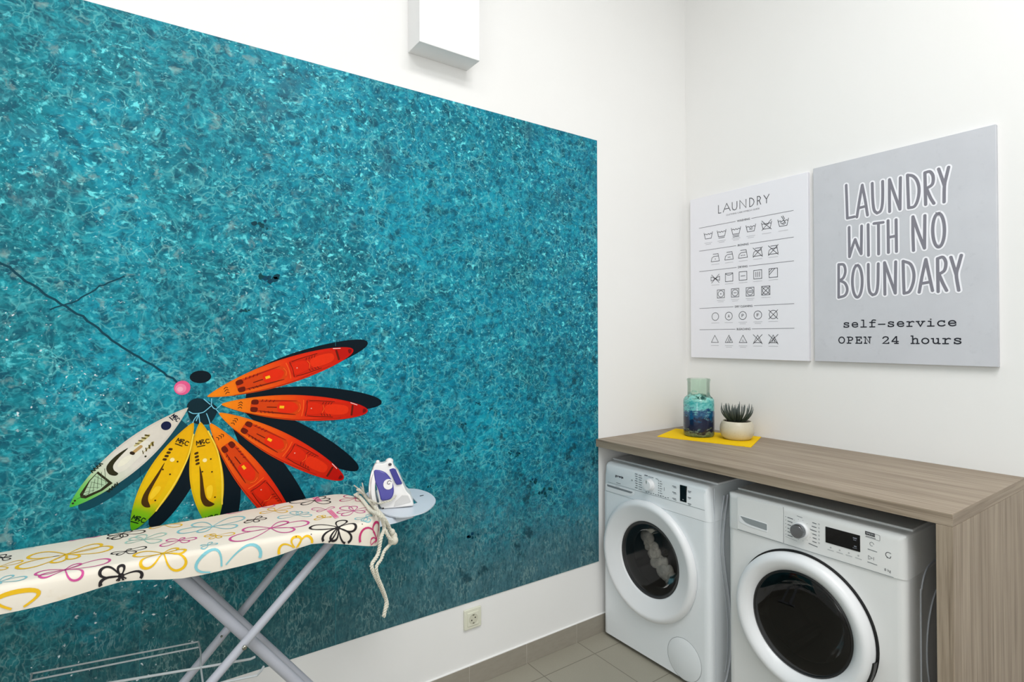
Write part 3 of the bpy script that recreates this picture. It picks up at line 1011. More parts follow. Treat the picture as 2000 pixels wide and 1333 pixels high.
# ------------------------------------------------------------------ counter
DX, DY0, DY1, DZ, DT = -0.7065, -0.001, -1.4415, 0.9535, 0.0365
t = thing('counter', (-0.35, -0.72, 0), 'grey-brown oak laminate counter standing over the two washing machines', 'counter')
ct = MB().box(DX, -0.001, DY1, DY0, DZ - DT, DZ).build('countertop', M['wood_y'], t, 0.0008)
ct.data.materials.append(M['wood_x'])
for p in ct.data.polygons:
    if abs(p.normal.y) > 0.9:
        p.material_index = 1
MB().box(DX, -0.001, DY1, DY1 + 0.0405, 0, DZ - DT - 0.0006).build('end_panel', M['wood_z'], t, 0.0008)

# yellow mat
Z0 = DZ
A, B, C_, D_ = (-0.414, -0.138), (-0.150, -0.040), (-0.012, -0.452), (-0.289, -0.570)
out = []
for (p, q), nseg in (((A, B), 8), ((B, C_), 10), ((C_, D_), 8), ((D_, A), 26)):
    p, q = np.array(p), np.array(q)
    nn = np.array([-(q - p)[1], (q - p)[0]])
    nn /= np.linalg.norm(nn)
    for i in range(nseg):
        s = i / nseg
        wob = 0.0022 * math.sin(i * 2.1) if nseg == 26 and i > 0 else 0
        out.append(tuple(p + (q - p) * s + nn * wob))
o = MB().prism(out, lambda u, v, w: (u, v, w), Z0, Z0 + 0.003).build('table_mat', M['yellow'])
tag(o, 'yellow cloth mat lying on the counter under vase and potted plant', 'mat')

# vase
vb = at(1365, 851, 2, Z0 + 0.003)
VR = 0.0745
vz = Z0 + 0.003
t = thing('glass_vase', (vb[0], vb[1], vz), 'green glass bottle vase glazed in teal and navy on the yellow mat', 'vase')
prof = [(0.066, 0.0), (0.0715, 0.003), (0.0745, 0.010), (0.0750, 0.03), (0.0750, 0.168), (0.0735, 0.182), (0.067, 0.193), (0.059, 0.199), (0.0553, 0.205), (0.0545, 0.215), (0.0545, 0.268), (0.0555, 0.275), (0.0575, 0.279), (0.0575, 0.284), (0.0555, 0.287), (0.053, 0.286),
        (0.0515, 0.280), (0.0512, 0.215), (0.0525, 0.202), (0.063, 0.188), (0.0695, 0.178), (0.0712, 0.168), (0.0712, 0.03), (0.068, 0.014), (0.05, 0.010)]
MB().lathe(prof, (vb[0], vb[1], vz), 'z', 64).build('vase_body', M['vase'], t)

# potted succulent
pb = at(1439.5, 857.5, 2, Z0 + 0.003)
t = thing('potted_succulent', (pb[0], pb[1], vz), 'spiky grey-green succulent in a round beige stoneware pot on the yellow mat', 'plant')
prof = [(0.052, 0.0), (0.060, 0.002), (0.071, 0.014), (0.0785, 0.034), (0.0795, 0.05), (0.0775, 0.066), (0.072, 0.080), (0.068, 0.087), (0.066, 0.0885), (0.063, 0.087), (0.0625, 0.082), (0.062, 0.078)]
MB().lathe(prof, (pb[0], pb[1], vz), 'z', 56, True, False).build('pot', M['pot'], t)
mb = MB().lathe([(0.0635, 0.074), (0.0635, 0.080), (0.03, 0.0835), (0.004, 0.085)], (pb[0], pb[1], vz), 'z', 40)
for i in range(60):
    a, r = random.uniform(0, 2 * PI), 0.058 * math.sqrt(random.random())
    mb.ball((pb[0] + r * math.cos(a), pb[1] + r * math.sin(a), vz + 0.0825), random.uniform(0.0025, 0.0045), u=6, v=4)
mb.build('soil', M['soil'], t)
mb = MB()
for ring, (cnt, spread, hgt, r0) in enumerate(((8, 0.016, 0.078, 0.006), (12, 0.036, 0.082, 0.010), (14, 0.058, 0.090, 0.014), (13, 0.078, 0.088, 0.018))):
    for i in range(cnt):
        a = 2 * PI * (i + 0.35 * ring) / cnt + random.uniform(-0.12, 0.12)
        sp = spread * random.uniform(0.88, 1.08)
        h = hgt * random.uniform(0.86, 1.1)
        pts, rad = [], []
        for j in range(8):
            s = j / 7
            rr = r0 + (sp - r0) * (1 - (1 - s) ** 1.8)
            if s > 0.75:
                rr -= (s - 0.75) * 0.012
            pts.append((pb[0] + rr * math.cos(a), pb[1] + rr * math.sin(a), vz + 0.080 + h * (s ** 1.25)))
            rad.append(0.0006 + 0.0033 * math.sin(PI * min(1, 0.25 + 0.75 * s)) ** 0.8)
        mb.tube(pts, rad, 6)
mb.build('leaves', M['leaf'], t)

# ------------------------------------------------------------------ posters
def canvas(name, y0, y1, z0, z1, mat, label):
    o = thing(name, (-0.01, (y0 + y1) / 2, z0), label, 'poster')
    MB().box(-0.0205, -0.0005, y1, y0, z0, z1).build('canvas', mat, o, 0.0015)
    return o
PX = -0.0211
def pw(px, py):
    """photo pixel to (rightwards, up) coordinates on the poster face"""
    p = at(px, py, 0, PX)
    return (-p[1], p[2])
def pf(k):
    return lambda q: (PX - 0.0002 * k, -q[0], q[1])

# left: care-symbol chart
o = canvas('laundry_symbol_poster', -0.0440, -0.6955, 1.3405, 2.2180, M['canvas_white'], 'white canvas chart of laundry care symbols, nearest the room corner')
DK = lin((58, 56, 62))
LG = lin((178, 178, 184))
MID = lin((120, 118, 124))
pr = Print((-1.2e-5, 0, 0))
def pstroke(pts, w, c=DK, closed=False, k=0, rnd=False):
    pr.polys(stroke(pts, w, closed, rnd), pf(k), c)
# title in thin spaced capitals
GL = {
 'L': [[(0, 1), (0, 0), (1, 0)]], 'A': [[(0, 0), (0.5, 1), (1, 0)], [(0.2, 0.36), (0.8, 0.36)]],
 'U': [[(0, 1), (0, 0.35), (0.15, 0.08), (0.5, 0), (0.85, 0.08), (1, 0.35), (1, 1)]], 'N': [[(0, 0), (0, 1), (1, 0), (1, 1)]],
 'D': [[(0, 0), (0, 1), (0.45, 0.96), (0.85, 0.76), (1, 0.5), (0.85, 0.24), (0.45, 0.04), (0, 0)]],
 'R': [[(0, 0), (0, 1), (0.6, 0.97), (0.95, 0.75), (0.6, 0.5), (0, 0.47)], [(0.5, 0.49), (1, 0)]], 'Y': [[(0, 1), (0.5, 0.48), (1, 1)], [(0.5, 0.48), (0.5, 0)]]}
ya, yb = 0.2245, 0.5085
for ch, a, b in (('L', 510, 556), ('A', 586, 706), ('U', 735, 810), ('N', 855, 950), ('D', 1005, 1072), ('R', 1120, 1172), ('Y', 1214, 1293)):
    u0, u1 = ya + (yb - ya) * (a - 510) / 783, ya + (yb - ya) * (b - 510) / 783
    for path in GL[ch]:
        pstroke([(u0 + (u1 - u0) * p[0], 2.1115 + 0.0432 * p[1]) for p in path], 0.0034)
pr.polys(fit_text('CLOTHING CARE SYMBOLS GUIDE', 0.271, 0.457, 2.0895, 2.0975), pf(0), MID)
for z, word, a, b in ((2.0512, 'WASHING', 0.333, 0.405), (1.925, 'IRONING', 0.336, 0.397), (1.8125, 'DRYING', 0.337, 0.390), (1.6102, 'DRY CLEANING', 0.318, 0.416), (1.4938, 'BLEACHING', 0.328, 0.404)):
    pstroke([(0.1025, z), (a - 0.008, z)], 0.0022, MID)
    pstroke([(b + 0.008, z), (0.6285, z)], 0.0022, MID)
    pr.polys(fit_text(word, a, b, z - 0.0052, z + 0.0052, bold=0.012), pf(0), DK)
LW = 0.0026
def ic(c, s, path, closed=False, w=LW):
    pstroke([(c[0] + s * p[0], c[1] + s * p[1]) for p in path], w, DK, closed)
def cap(c, n, dz=-0.041):
    for i in range(n):
        w = 0.024 if i == 0 else 0.017
        pstroke([(c[0] - w, c[1] + dz - 0.008 * i), (c[0] + w, c[1] + dz - 0.008 * i)], 0.0017, LG)
def cross(c, s):
    ic(c, s, [(-1.05, -1), (1.05, 1)])
    ic(c, s, [(-1.05, 1), (1.05, -1)])
for i, y in enumerate((0.1607, 0.2425, 0.3265, 0.4096, 0.4934, 0.5776)):
    c, s = (y, 2.0045), 0.0255
    ic(c, s, [(-1.05, 0.62), (-0.72, -0.72), (0.72, -0.72), (1.05, 0.62)])
    ic(c, s, [(-0.93, 0.18), (-0.6, 0.34), (-0.3, 0.12), (0, 0.34), (0.3, 0.12), (0.6, 0.34), (0.93, 0.18)])
    if i in (1, 2):
        ic(c, s, [(-0.72, -1.0), (0.72, -1.0)])
    if i == 2:
        ic(c, s, [(-0.72, -1.28), (0.72, -1.28)])
    if i == 3:
        pr.polys(fit_text('40', c[0] - 0.009, c[0] + 0.009, c[1] - 0.011, c[1] + 0.001), pf(0), DK)
    if i == 4:
        cross(c, s * 0.95)
    if i == 5:
        ic(c, s, [(-0.35, 1.15), (0.1, 0.45), (0.45, -0.25), (0.1, -0.45), (-0.4, -0.2), (-0.5, 0.15)])
        ic(c, s, [(-0.05, 1.2), (0.3, 0.55)])
        ic(c, s, [(-0.2, -0.3), (0.3, -0.05)])
    cap(c, 2 if i in (0, 1, 2, 3) else 1)
for i, y in enumerate((0.2035, 0.286, 0.3657, 0.4459, 0.5271)):
    c, s = (y, 1.8765), 0.0245
    ic(c, s, [(-1.05, -0.75), (1.0, -0.75), (0.8, 0.35), (-0.4, 0.35), (-0.85, 0.05), (-1.05, -0.75)])
    ic(c, s, [(-0.6, 0.85), (0.7, 0.85), (0.8, 0.35)])
    if i < 3:
        for q in range(i + 1):
            pr.polys([disc2((c[0] + (q - i / 2) * 0.009, c[1] - 0.006), 0.0026, 8)], pf(0), DK)
    else:
        cross(c, s)
    cap(c, 1, -0.034)
for i, y in enumerate((0.2027, 0.2852, 0.3649, 0.4451, 0.5263)):
    c, s = (y, 1.7655), 0.0215
    if i == 0:
        ic(c, s, [(-1.2, 0.5), (-0.6, 0.3), (0, -0.1), (0.6, 0.3), (1.2, 0.5), (1.2, -0.5), (0.5, -0.3), (0, 0.1), (-0.5, -0.3), (-1.2, -0.5)], True)
        cross(c, s * 1.05)
    else:
        ic(c, s, [(-1, -1), (1, -1), (1, 1), (-1, 1)], True)
        if i == 1:
            ic(c, s, [(-1, 0.9), (-0.5, 0.62), (0, 0.55), (0.5, 0.62), (1, 0.9)])
        if i == 2:
            ic(c, s, [(-0.6, 0), (0.6, 0)])
        if i == 3:
            for q in (-0.45, 0, 0.45):
                ic(c, s, [(q, -0.62), (q, 0.62)])
        if i == 4:
            ic(c, s, [(-1, 0.2), (-0.2, 1)])
            ic(c, s, [(-1, -0.4), (0.4, 1)])
    cap(c, 1, -0.034)
for i, y in enumerate((0.2357, 0.3193, 0.4032, 0.4871)):
    c, s = (y, 1.682), 0.0215
    ic(c, s, [(-1, -1), (1, -1), (1, 1), (-1, 1)], True)
    ic(c, s, disc2((0, 0), 0.78, 20), True)
    if i == 0:
        pr.polys([disc2(c, 0.0032, 8)], pf(0), DK)
    if i == 1:
        ic(c, s, [(-0.4, 0), (0.4, 0)])
    if i == 2:
        ic(c, s, [(-0.6, 0.16), (0.6, 0.16)])
        ic(c, s, [(-0.6, -0.16), (0.6, -0.16)])
    if i == 3:
        cross(c, s * 0.95)
    cap(c, 2 if i < 3 else 1, -0.034)
for i, y in enumerate((0.2013, 0.282, 0.3618, 0.4444, 0.5248)):
    c, s = (y, 1.5628), 0.0205
    ic(c, s, disc2((0, 0), 1.0, 24), True)
    if 0 < i < 4:
        pr.polys(fit_text('APF'[i - 1], c[0] - 0.006, c[0] + 0.006, c[1] - 0.008, c[1] + 0.008), pf(0), DK)
    if i == 4:
        cross(c, s * 1.1)
    cap(c, 2 if i in (2, 3) else 1, -0.034)
for i, y in enumerate((0.1977, 0.282, 0.3626, 0.4428, 0.5239)):
    c, s = (y, 1.442), 0.0215
    ic(c, s, [(-1.0, -0.8), (1.0, -0.8), (0, 0.95)], True)
    if i == 1:
        ic(c, s, [(-0.35, -0.8), (0.22, 0.5)])
        ic(c, s, [(0.15, -0.8), (0.48, 0.1)])
    if i == 2:
        pr.polys(fit_text('CL', c[0] - 0.006, c[0] + 0.006, c[1] - 0.012, c[1] - 0.003), pf(0), DK)
    if i == 4:
        ic(c, s, [(-0.35, -0.8), (0.22, 0.5)])
        ic(c, s, [(0.15, -0.8), (0.48, 0.1)])
    if i > 2:
        cross(c, s * 1.1)
    cap(c, 2 if i in (1, 2) else 1, -0.034)
pr.build('symbol_chart', [M['ink']], o)

# right: grey slogan canvas
o = canvas('slogan_poster', -0.7205, -1.3745, 1.3415, 2.2260, M['canvas_grey'], 'grey canvas poster with large outlined slogan and opening hours, right of the symbol chart')
pr = Print((-1.2e-5, 0, 0))
def cw(p):
    return pw(1580 + p[0] / 2.6143, 230 + p[1] / 2.6143)
def arc(c, rx, ry, n=22):
    return [(c[0] + rx * math.sin(2 * PI * i / n), c[1] - ry * math.cos(2 * PI * i / n)) for i in range(n + 1)]
SLOGAN = [
 [(190, 345), (193, 420), (196, 514), (232, 506)],
 [(245, 508), (257, 430), (272, 344), (287, 420), (299, 498)], [(254, 462), (291, 452)],
 [(323, 335), (326, 420), (333, 472), (348, 488), (366, 476), (375, 440), (377, 380), (376, 325)],
 [(412, 480), (411, 400), (411, 316), (438, 395), (465, 468), (466, 380), (467, 306)],
 [(503, 296), (506, 380), (509, 461), (540, 452), (558, 410), (562, 360), (551, 320), (530, 298), (503, 293)],
 [(596, 444), (594, 360), (592, 281), (618, 276), (634, 300), (630, 340), (600, 362), (620, 408), (638, 438)],
 [(662, 262), (680, 312), (692, 348)], [(713, 253), (702, 300), (692, 348), (690, 431)],
 [(205, 560), (206, 640), (207, 711), (222, 660), (236, 622), (250, 660), (267, 696), (268, 625), (269, 553)],
 [(302, 546), (304, 704)], [(332, 541), (379, 535)], [(355, 540), (356, 697)],
 [(404, 526), (406, 689)], [(445, 521), (447, 684)], [(405, 612), (446, 604)],
 [(534, 679), (531, 590), (531, 506), (560, 590), (590, 667), (591, 580), (592, 500)],
 arc((662, 575), 30, 86),
 [(152, 919), (152, 830), (152, 750), (178, 752), (186, 785), (176, 818), (156, 832), (184, 846), (196, 878), (184, 908), (152, 919)],
 arc((247, 836), 25, 82),
 [(303, 749), (304, 840), (310, 888), (325, 906), (343, 896), (352, 850), (354, 746)],
 [(388, 903), (387, 820), (386, 740), (412, 815), (441, 897), (442, 820), (443, 736)],
 [(481, 736), (483, 820), (486, 898), (514, 887), (533, 840), (535, 790), (518, 748), (481, 733)],
 [(563, 892), (578, 810), (597, 724), (613, 800), (631, 884)], [(573, 848), (621, 839)],
 [(660, 889), (658, 800), (657, 720), (684, 713), (699, 740), (692, 780), (664, 800), (684, 846), (703, 883)],
 [(725, 713), (742, 768), (753, 804)], [(778, 703), (764, 756), (753, 804), (765, 882)]]
def wpaths(path):
    """split a letter stroke at its sharp corners, smooth each run"""
    runs, cur = [], [path[0]]
    for i in range(1, len(path)):
        cur.append(path[i])
        if i < len(path) - 1:
            a = np.array(path[i], float) - path[i - 1]
            b = np.array(path[i + 1], float) - path[i]
            if a @ b / (np.linalg.norm(a) * np.linalg.norm(b)) < 0.25:
                runs.append(cur)
                cur = [path[i]]
    runs.append(cur)
    return [spline([cw(p) for p in r], 5) if len(r) > 2 else [cw(p) for p in r] for r in runs]
def fat(path, w):
    """stroke with round joints"""
    return stroke(path, w, False, True)
for i, path in enumerate(SLOGAN):
    for j, q in enumerate(wpaths(path)):
        pr.polys(fat(q, 0.0235), pf(0.05 * i + 0.015 * j), lin((246, 246, 252)))
for i, path in enumerate(SLOGAN):
    for j, q in enumerate(wpaths(path)):
        pr.polys(fat(q, 0.0112), pf(2 + 0.05 * i + 0.015 * j), lin((132, 131, 141)))
pr.build('slogan_lettering', [M['ink']], o)

# typewriter lines: slab-serif letters drawn stroke by stroke in a 0..1 cell
E_ = [(0.15, 0.33), (0.85, 0.33), (0.83, 0.48), (0.68, 0.62), (0.5, 0.65), (0.3, 0.61), (0.15, 0.45), (0.15, 0.22), (0.3, 0.05), (0.5, 0), (0.72, 0.03), (0.86, 0.12)]
O_ = [(0.5 + 0.37 * math.sin(2 * PI * i / 18), 0.325 - 0.33 * math.cos(2 * PI * i / 18)) for i in range(19)]
TW = {
 's': [[(0.78, 0.62), (0.78, 0.48)], [(0.78, 0.55), (0.62, 0.63), (0.42, 0.65), (0.22, 0.57), (0.22, 0.44), (0.4, 0.36), (0.65, 0.31), (0.82, 0.2), (0.78, 0.06), (0.55, 0), (0.35, 0.01), (0.18, 0.1)], [(0.18, 0.18), (0.18, 0.02)]],
 'e': [E_], 'l': [[(0.25, 0.95), (0.5, 0.95), (0.5, 0)], [(0.15, 0), (0.85, 0)]],
 'f': [[(0.88, 0.92), (0.68, 0.96), (0.5, 0.92), (0.42, 0.78), (0.42, 0)], [(0.15, 0), (0.78, 0)], [(0.15, 0.62), (0.82, 0.62)]],
 '-': [[(0.1, 0.34), (0.9, 0.34)]],
 'r': [[(0.12, 0.62), (0.36, 0.62), (0.36, 0)], [(0.1, 0), (0.68, 0)], [(0.36, 0.42), (0.55, 0.59), (0.74, 0.65), (0.9, 0.58)]],
 'v': [[(0.18, 0.62), (0.5, 0), (0.82, 0.62)], [(0.03, 0.62), (0.36, 0.62)], [(0.64, 0.62), (0.97, 0.62)]],
 'i': [[(0.24, 0.62), (0.5, 0.62), (0.5, 0)], [(0.15, 0), (0.85, 0)], [(0.48, 0.88), (0.52, 0.88)]],
 'c': [[(0.82, 0.64), (0.82, 0.46)], [(0.82, 0.5), (0.7, 0.62), (0.48, 0.65), (0.25, 0.58), (0.13, 0.4), (0.13, 0.24), (0.26, 0.06), (0.48, 0), (0.7, 0.02), (0.87, 0.12)]],
 'O': [[(0.5 + 0.38 * math.sin(2 * PI * i / 20), 0.42 - 0.43 * math.cos(2 * PI * i / 20)) for i in range(21)]],
 'P': [[(0.3, 0), (0.3, 0.84)], [(0.1, 0), (0.6, 0)], [(0.12, 0.84), (0.6, 0.84), (0.82, 0.74), (0.84, 0.55), (0.66, 0.4), (0.3, 0.38)]],
 'E': [[(0.12, 0), (0.86, 0), (0.86, 0.22)], [(0.27, 0), (0.27, 0.84)], [(0.12, 0.84), (0.82, 0.84), (0.82, 0.64)], [(0.27, 0.44), (0.6, 0.44)], [(0.6, 0.56), (0.6, 0.32)]],
 'N': [[(0.08, 0), (0.4, 0)], [(0.22, 0), (0.22, 0.84), (0.78, 0), (0.78, 0.84)], [(0.05, 0.84), (0.26, 0.84)], [(0.6, 0.84), (0.95, 0.84)]],
 '2': [[(0.14, 0.66), (0.26, 0.82), (0.48, 0.88), (0.7, 0.82), (0.8, 0.64), (0.7, 0.46), (0.14, 0.0), (0.84, 0.0), (0.84, 0.12)]],
 '4': [[(0.64, 0), (0.64, 0.88), (0.58, 0.88), (0.12, 0.3), (0.12, 0.25), (0.84, 0.25)], [(0.42, 0), (0.84, 0)]],
 'h': [[(0.06, 0.95), (0.24, 0.95), (0.24, 0)], [(0.06, 0), (0.42, 0)], [(0.24, 0.42), (0.4, 0.6), (0.58, 0.65), (0.74, 0.58), (0.77, 0.42), (0.77, 0)], [(0.6, 0), (0.95, 0)]],
 'o': [O_],
 'u': [[(0.04, 0.62), (0.23, 0.62), (0.23, 0.2), (0.33, 0.04), (0.5, 0), (0.66, 0.06), (0.77, 0.2)], [(0.6, 0.62), (0.77, 0.62), (0.77, 0), (0.95, 0)]]}
INKD = lin((36, 37, 46))
def typed(s, p0, p1, h, w):
    pr = Print((-1.2e-5, 0, 0))
    a, b = np.array(cw(p0)), np.array(cw(p1))
    cell = (b[0] - a[0]) / len(s)
    for i, ch in enumerate(s):
        if ch == ' ':
            pr.build('lettering_word', [M['ink']], o)
            pr = Print((-1.2e-5, 0, 0))
            continue
        for kk, path in enumerate(TW[ch]):
            q = [(a[0] + (i + 0.06 + 0.88 * u) * cell, a[1] + (b[1] - a[1]) * (i + u) / len(s) + h * v) for u, v in path]
            pr.polys(fat(q, w), pf(0.1 * kk), INKD)
    pr.build('lettering_word', [M['ink']], o)
typed('self-service', (170, 1071), (760, 1063), 0.0305, 0.0046)
typed('OPEN 24 hours', (146, 1152), (788, 1155), 0.0315, 0.0046)

# ------------------------------------------------------------------ washing machines
def machine_body(t, y0, y1, xf, ztop_body, hole_c, hole_r, mats, rad=0.028, xb=-0.055, z0=0.018):
    """cabinet with rounded front uprights and a round porthole cut in the front"""
    body, side = mats
    mb = MB()
    # side and back shell
    plan = fillet([(xb, y0), (xf, y0), (xf, y1), (xb, y1)], [0.004, rad, rad, 0.004], 6)
    lo = mb.loop([(p[0], p[1], z0) for p in plan])
    hi = mb.loop([(p[0], p[1], ztop_body) for p in plan])
    n = len(plan)
    for i in range(n):
        j = (i + 1) % n
        if abs(plan[i][0] - xf) < 1e-6 and abs(plan[j][0] - xf) < 1e-6:
            continue
        mb.face((lo[i], lo[j], hi[j], hi[i]))
    mb.face(lo[::-1])
    mb.face(hi)
    # flat front with the round opening
    ya, yb = y0 - rad, y1 + rad
    N = 96
    outer, inner = [], []
    cy, cz = hole_c
    for k in range(N):
        a = 2 * PI * (k + 0.5) / N
        dy, dz = math.cos(a), math.sin(a)
        inner.append((xf, cy + hole_r * dy, cz + hole_r * dz))
        s = min(((ya - cy) / dy if dy > 0 else (yb - cy) / dy) if abs(dy) > 1e-9 else 9, ((ztop_body - cz) / dz if dz > 0 else (z0 - cz) / dz) if abs(dz) > 1e-9 else 9)
        outer.append((xf, cy + s * dy, cz + s * dz))
    O, I = mb.loop(outer), mb.loop(inner)
    mb.bridge(O, I)
    # corner fills between the sampled outline and the true corners
    for yy, zz in ((ya, ztop_body), (ya, z0), (yb, z0), (yb, ztop_body)):
        k = min(range(N), key=lambda q: (outer[q][1] - yy) ** 2 + (outer[q][2] - zz) ** 2)
        for m in ((k - 1) % N, (k + 1) % N):
            if abs(outer[m][1] - outer[k][1]) > 1e-9 and abs(outer[m][2] - outer[k][2]) > 1e-9:
                v = mb.loop([(xf, yy, zz)])[0]
                mb.face((O[k], O[m], v))
    I2 = mb.loop([(xf + 0.02, p[1], p[2]) for p in inner])
    mb.bridge(I, I2)
    mb.build('cabinet', body, t, 0, angle=30)

def ribbon_x(pr, pts, w, xk, color, closed=False, rnd=False):
    pr.polys(stroke(pts, w, closed, rnd), lambda q: (xk, -q[0], q[1]), color)

# ---- left machine
t = thing('washing_machine', (-0.36, -0.335, 0), 'white front-loading washing machine beside the mural wall, laundry showing in its smoked door', 'washing machine')
y0, y1, xf = -0.026, -0.632, -0.684
c1 = (-0.312, 0.456)
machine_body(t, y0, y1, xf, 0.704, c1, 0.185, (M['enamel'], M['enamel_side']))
# control fascia, leaning back at the top with rounded ends
mb = MB()
prof = [(-0.075, 0.7045), (xf, 0.7045), (xf, 0.80), (xf + 0.006, 0.835), (xf + 0.024, 0.8485), (-0.075, 0.8485)]
prof = fillet(prof, [0, 0.003, 0.02, 0.008, 0.008, 0], 4)
cols = []
for k, (yy, ins) in enumerate(((y0, 0.024), (y0 - 0.004, 0.013), (y0 - 0.010, 0.005), (y0 - 0.022, 0.0), (y1 + 0.022, 0.0), (y1 + 0.010, 0.005), (y1 + 0.003, 0.013), (y1, 0.022))):
    cols.append(mb.loop([(max(p[0], xf + ins) if p[0] < -0.1 else p[0], (yy + (0.014 * max(0, (p[1] - 0.74) / 0.11) * (-1 if yy > -0.3 else 1))), p[1] - (ins * 0.35 if p[1] > 0.83 else 0)) for p in prof]))
for a, b in zip(cols, cols[1:]):
    mb.bridge(a, b)
mb.face(cols[0][::-1])
mb.face(cols[-1])
fas = mb.build('control_panel', M['enamel'], t, 0, angle=40)
XK = xf - 0.0006
# seams and small print
pr = Print((-1.2e-5, 0, 0))
SEAM = lin((134, 140, 144))
SM = lin((96, 100, 106))
ribbon_x(pr, [(0.062, 0.7515), (0.610, 0.7515)], 0.0016, XK, SEAM)
for (a, b, z) in ((0.293, 0.312, 0.831), (0.315, 0.345, 0.829)):
    ribbon_x(pr, [(a, z), (b, z)], 0.0042 if a < 0.3 else 0.0024, XK, SM)
for k in range(7):
    z = 0.826 - k * 0.0105
    ribbon_x(pr, [(0.236 + 0.002 * (k % 3), z), (0.252, z)], 0.0030, XK, SM)
    ribbon_x(pr, [(0.258, z - 0.002), (0.276 + 0.003 * (k % 2), z - 0.002)], 0.0026, XK, SM)
    ribbon_x(pr, [(0.372, z - 0.004), (0.376, z - 0.004)], 0.0036, XK, SM)
    ribbon_x(pr, [(0.380, z - 0.004), (0.390 + 0.004 * (k % 2), z - 0.004)], 0.0024, XK, SM)
for k in range(10):
    ribbon_x(pr, [(0.30 + k * 0.0135, 0.7575 + 0.002 * (k % 2)), (0.308 + k * 0.0135, 0.7575 + 0.002 * (k % 2))], 0.0028, XK, SM)
ribbon_x(pr, [(0.358, 0.829), (0.372, 0.827)], 0.0022, XK, SM)
ribbon_x(pr, [(0.405, 0.785), (0.405, 0.800)], 0.002, XK, SM)
ribbon_x(pr, disc2((0.218, 0.792), 0.0032, 10), 0.0016, XK, SM, True)
for z in (0.816, 0.790, 0.764):
    ribbon_x(pr, [(0.448, z), (0.468, z)], 0.0026, XK, SM)
    ribbon_x(pr, [(0.454, z - 0.005), (0.470, z - 0.005)], 0.002, XK, SM)
    ribbon_x(pr, [(0.528, z - 0.004), (0.545, z - 0.004)], 0.0028, XK, SM)
    ribbon_x(pr, [(0.531, z - 0.009), (0.541, z - 0.009)], 0.002, XK, SM)
for z, a, b in ((0.752 + 0.008, 0.118, 0.146), (0.742, 0.112, 0.140)):
    ribbon_x(pr, [(a, z), (b, z)], 0.0022, XK, SM)
pr.polys(fit_text('gorenje', 0.111, 0.163, 0.784, 0.799, bold=0.03), lambda q: (XK, -q[0], q[1]), lin((58, 62, 72)))
pr.build('panel_print', [M['ink']], fas)
dsp = MB().box(xf - 0.0016, xf + 0.004, -0.5215, -0.4885, 0.7615, 0.829).build('display', M['black_gloss'], fas, 0.0008)
pr = Print((-1.2e-5, 0, 0))
pr.polys([disc2((0.505, 0.7705), 0.0042, 10, 0.0018)], lambda q: (xf - 0.0018, -q[0], q[1]), lin((150, 156, 160)))
pr.build('display_mark', [M['ink']], dsp)
kc = (xf, -0.324, 0.795)
kn = MB().lathe([(0.027, 0.0), (0.027, 0.004), (0.0245, 0.006), (0.0228, 0.020), (0.0215, 0.023), (0.010, 0.0235), (0.002, 0.0232)], kc, 'x', 40, True, True, -1).build('program_knob', M['white_plastic'], fas)
MB().box(xf - 0.0242, xf - 0.0235, -0.3255, -0.3225, 0.803, 0.816).build('knob_pointer', plain('green_grey_pointer', (70, 96, 84), 0.5), kn)
# detergent drawer: grip with its curved lower edge, under the seam
q = fillet([(0.047, 0.742), (0.232, 0.742), (0.224, 0.722), (0.190, 0.712), (0.130, 0.7085), (0.047, 0.7085)], [0.004, 0.006, 0.02, 0.03, 0.03, 0.004], 4)
dr = MB().prism(q, lambda u, v, w: (w, -u, v), xf - 0.0012, xf + 0.003).build('detergent_drawer', M['white_plastic'], t, 0.0006)
q = fillet([(0.056, 0.7395), (0.224, 0.7395), (0.214, 0.7300), (0.060, 0.7300)], [0.002, 0.004, 0.006, 0.003], 3)
MB().prism(q, lambda u, v, w: (w, -u, v), xf - 0.0016, xf - 0.0008).build('grip_shade', plain('grip_shade_grey', (128, 134, 138), 0.6), dr)  # thin grey slab, the shade of the grip hollow as colour
# door
cx = (xf, c1[0], c1[1])
dprof = [(0.258, -0.001), (0.2630, 0.003), (0.2640, 0.009), (0.2620, 0.018), (0.2560, 0.0255), (0.2480, 0.0295), (0.2395, 0.0300), (0.2330, 0.0275), (0.215, 0.0200), (0.190, 0.0085), (0.173, 0.0015), (0.1695, 0.0), (0.1665, -0.005), (0.1650, -0.010), (0.165, -0.016)]
door = MB().lathe(dprof, cx, 'x', 96, False, False, -1).build('door', M['white_plastic'], t, 0, angle=60)
MB().lathe([(0.1665, -0.006), (0.163, -0.0035), (0.157, -0.0045), (0.149, -0.012), (0.139, -0.026), (0.132, -0.038), (0.128, -0.044), (0.128, -0.048), (0.150, -0.034), (0.165, -0.018)], cx, 'x', 72, False, False, -1).build('door_gasket', M['rubber'], door)
MB().lathe([(0.154, -0.009), (0.146, -0.0050), (0.120, -0.0010), (0.06, 0.0015), (0.004, 0.002)], cx, 'x', 72, False, True, -1).build('door_glass', M['glass_door'], door)
gb = [(0.129, -0.042), (0.124, -0.055), (0.110, -0.075), (0.095, -0.10), (0.06, -0.112), (0.004, -0.115)]
MB().lathe(gb, cx, 'x', 60, False, True, -1).build('glass_bowl', M['bowl_clear'], door)
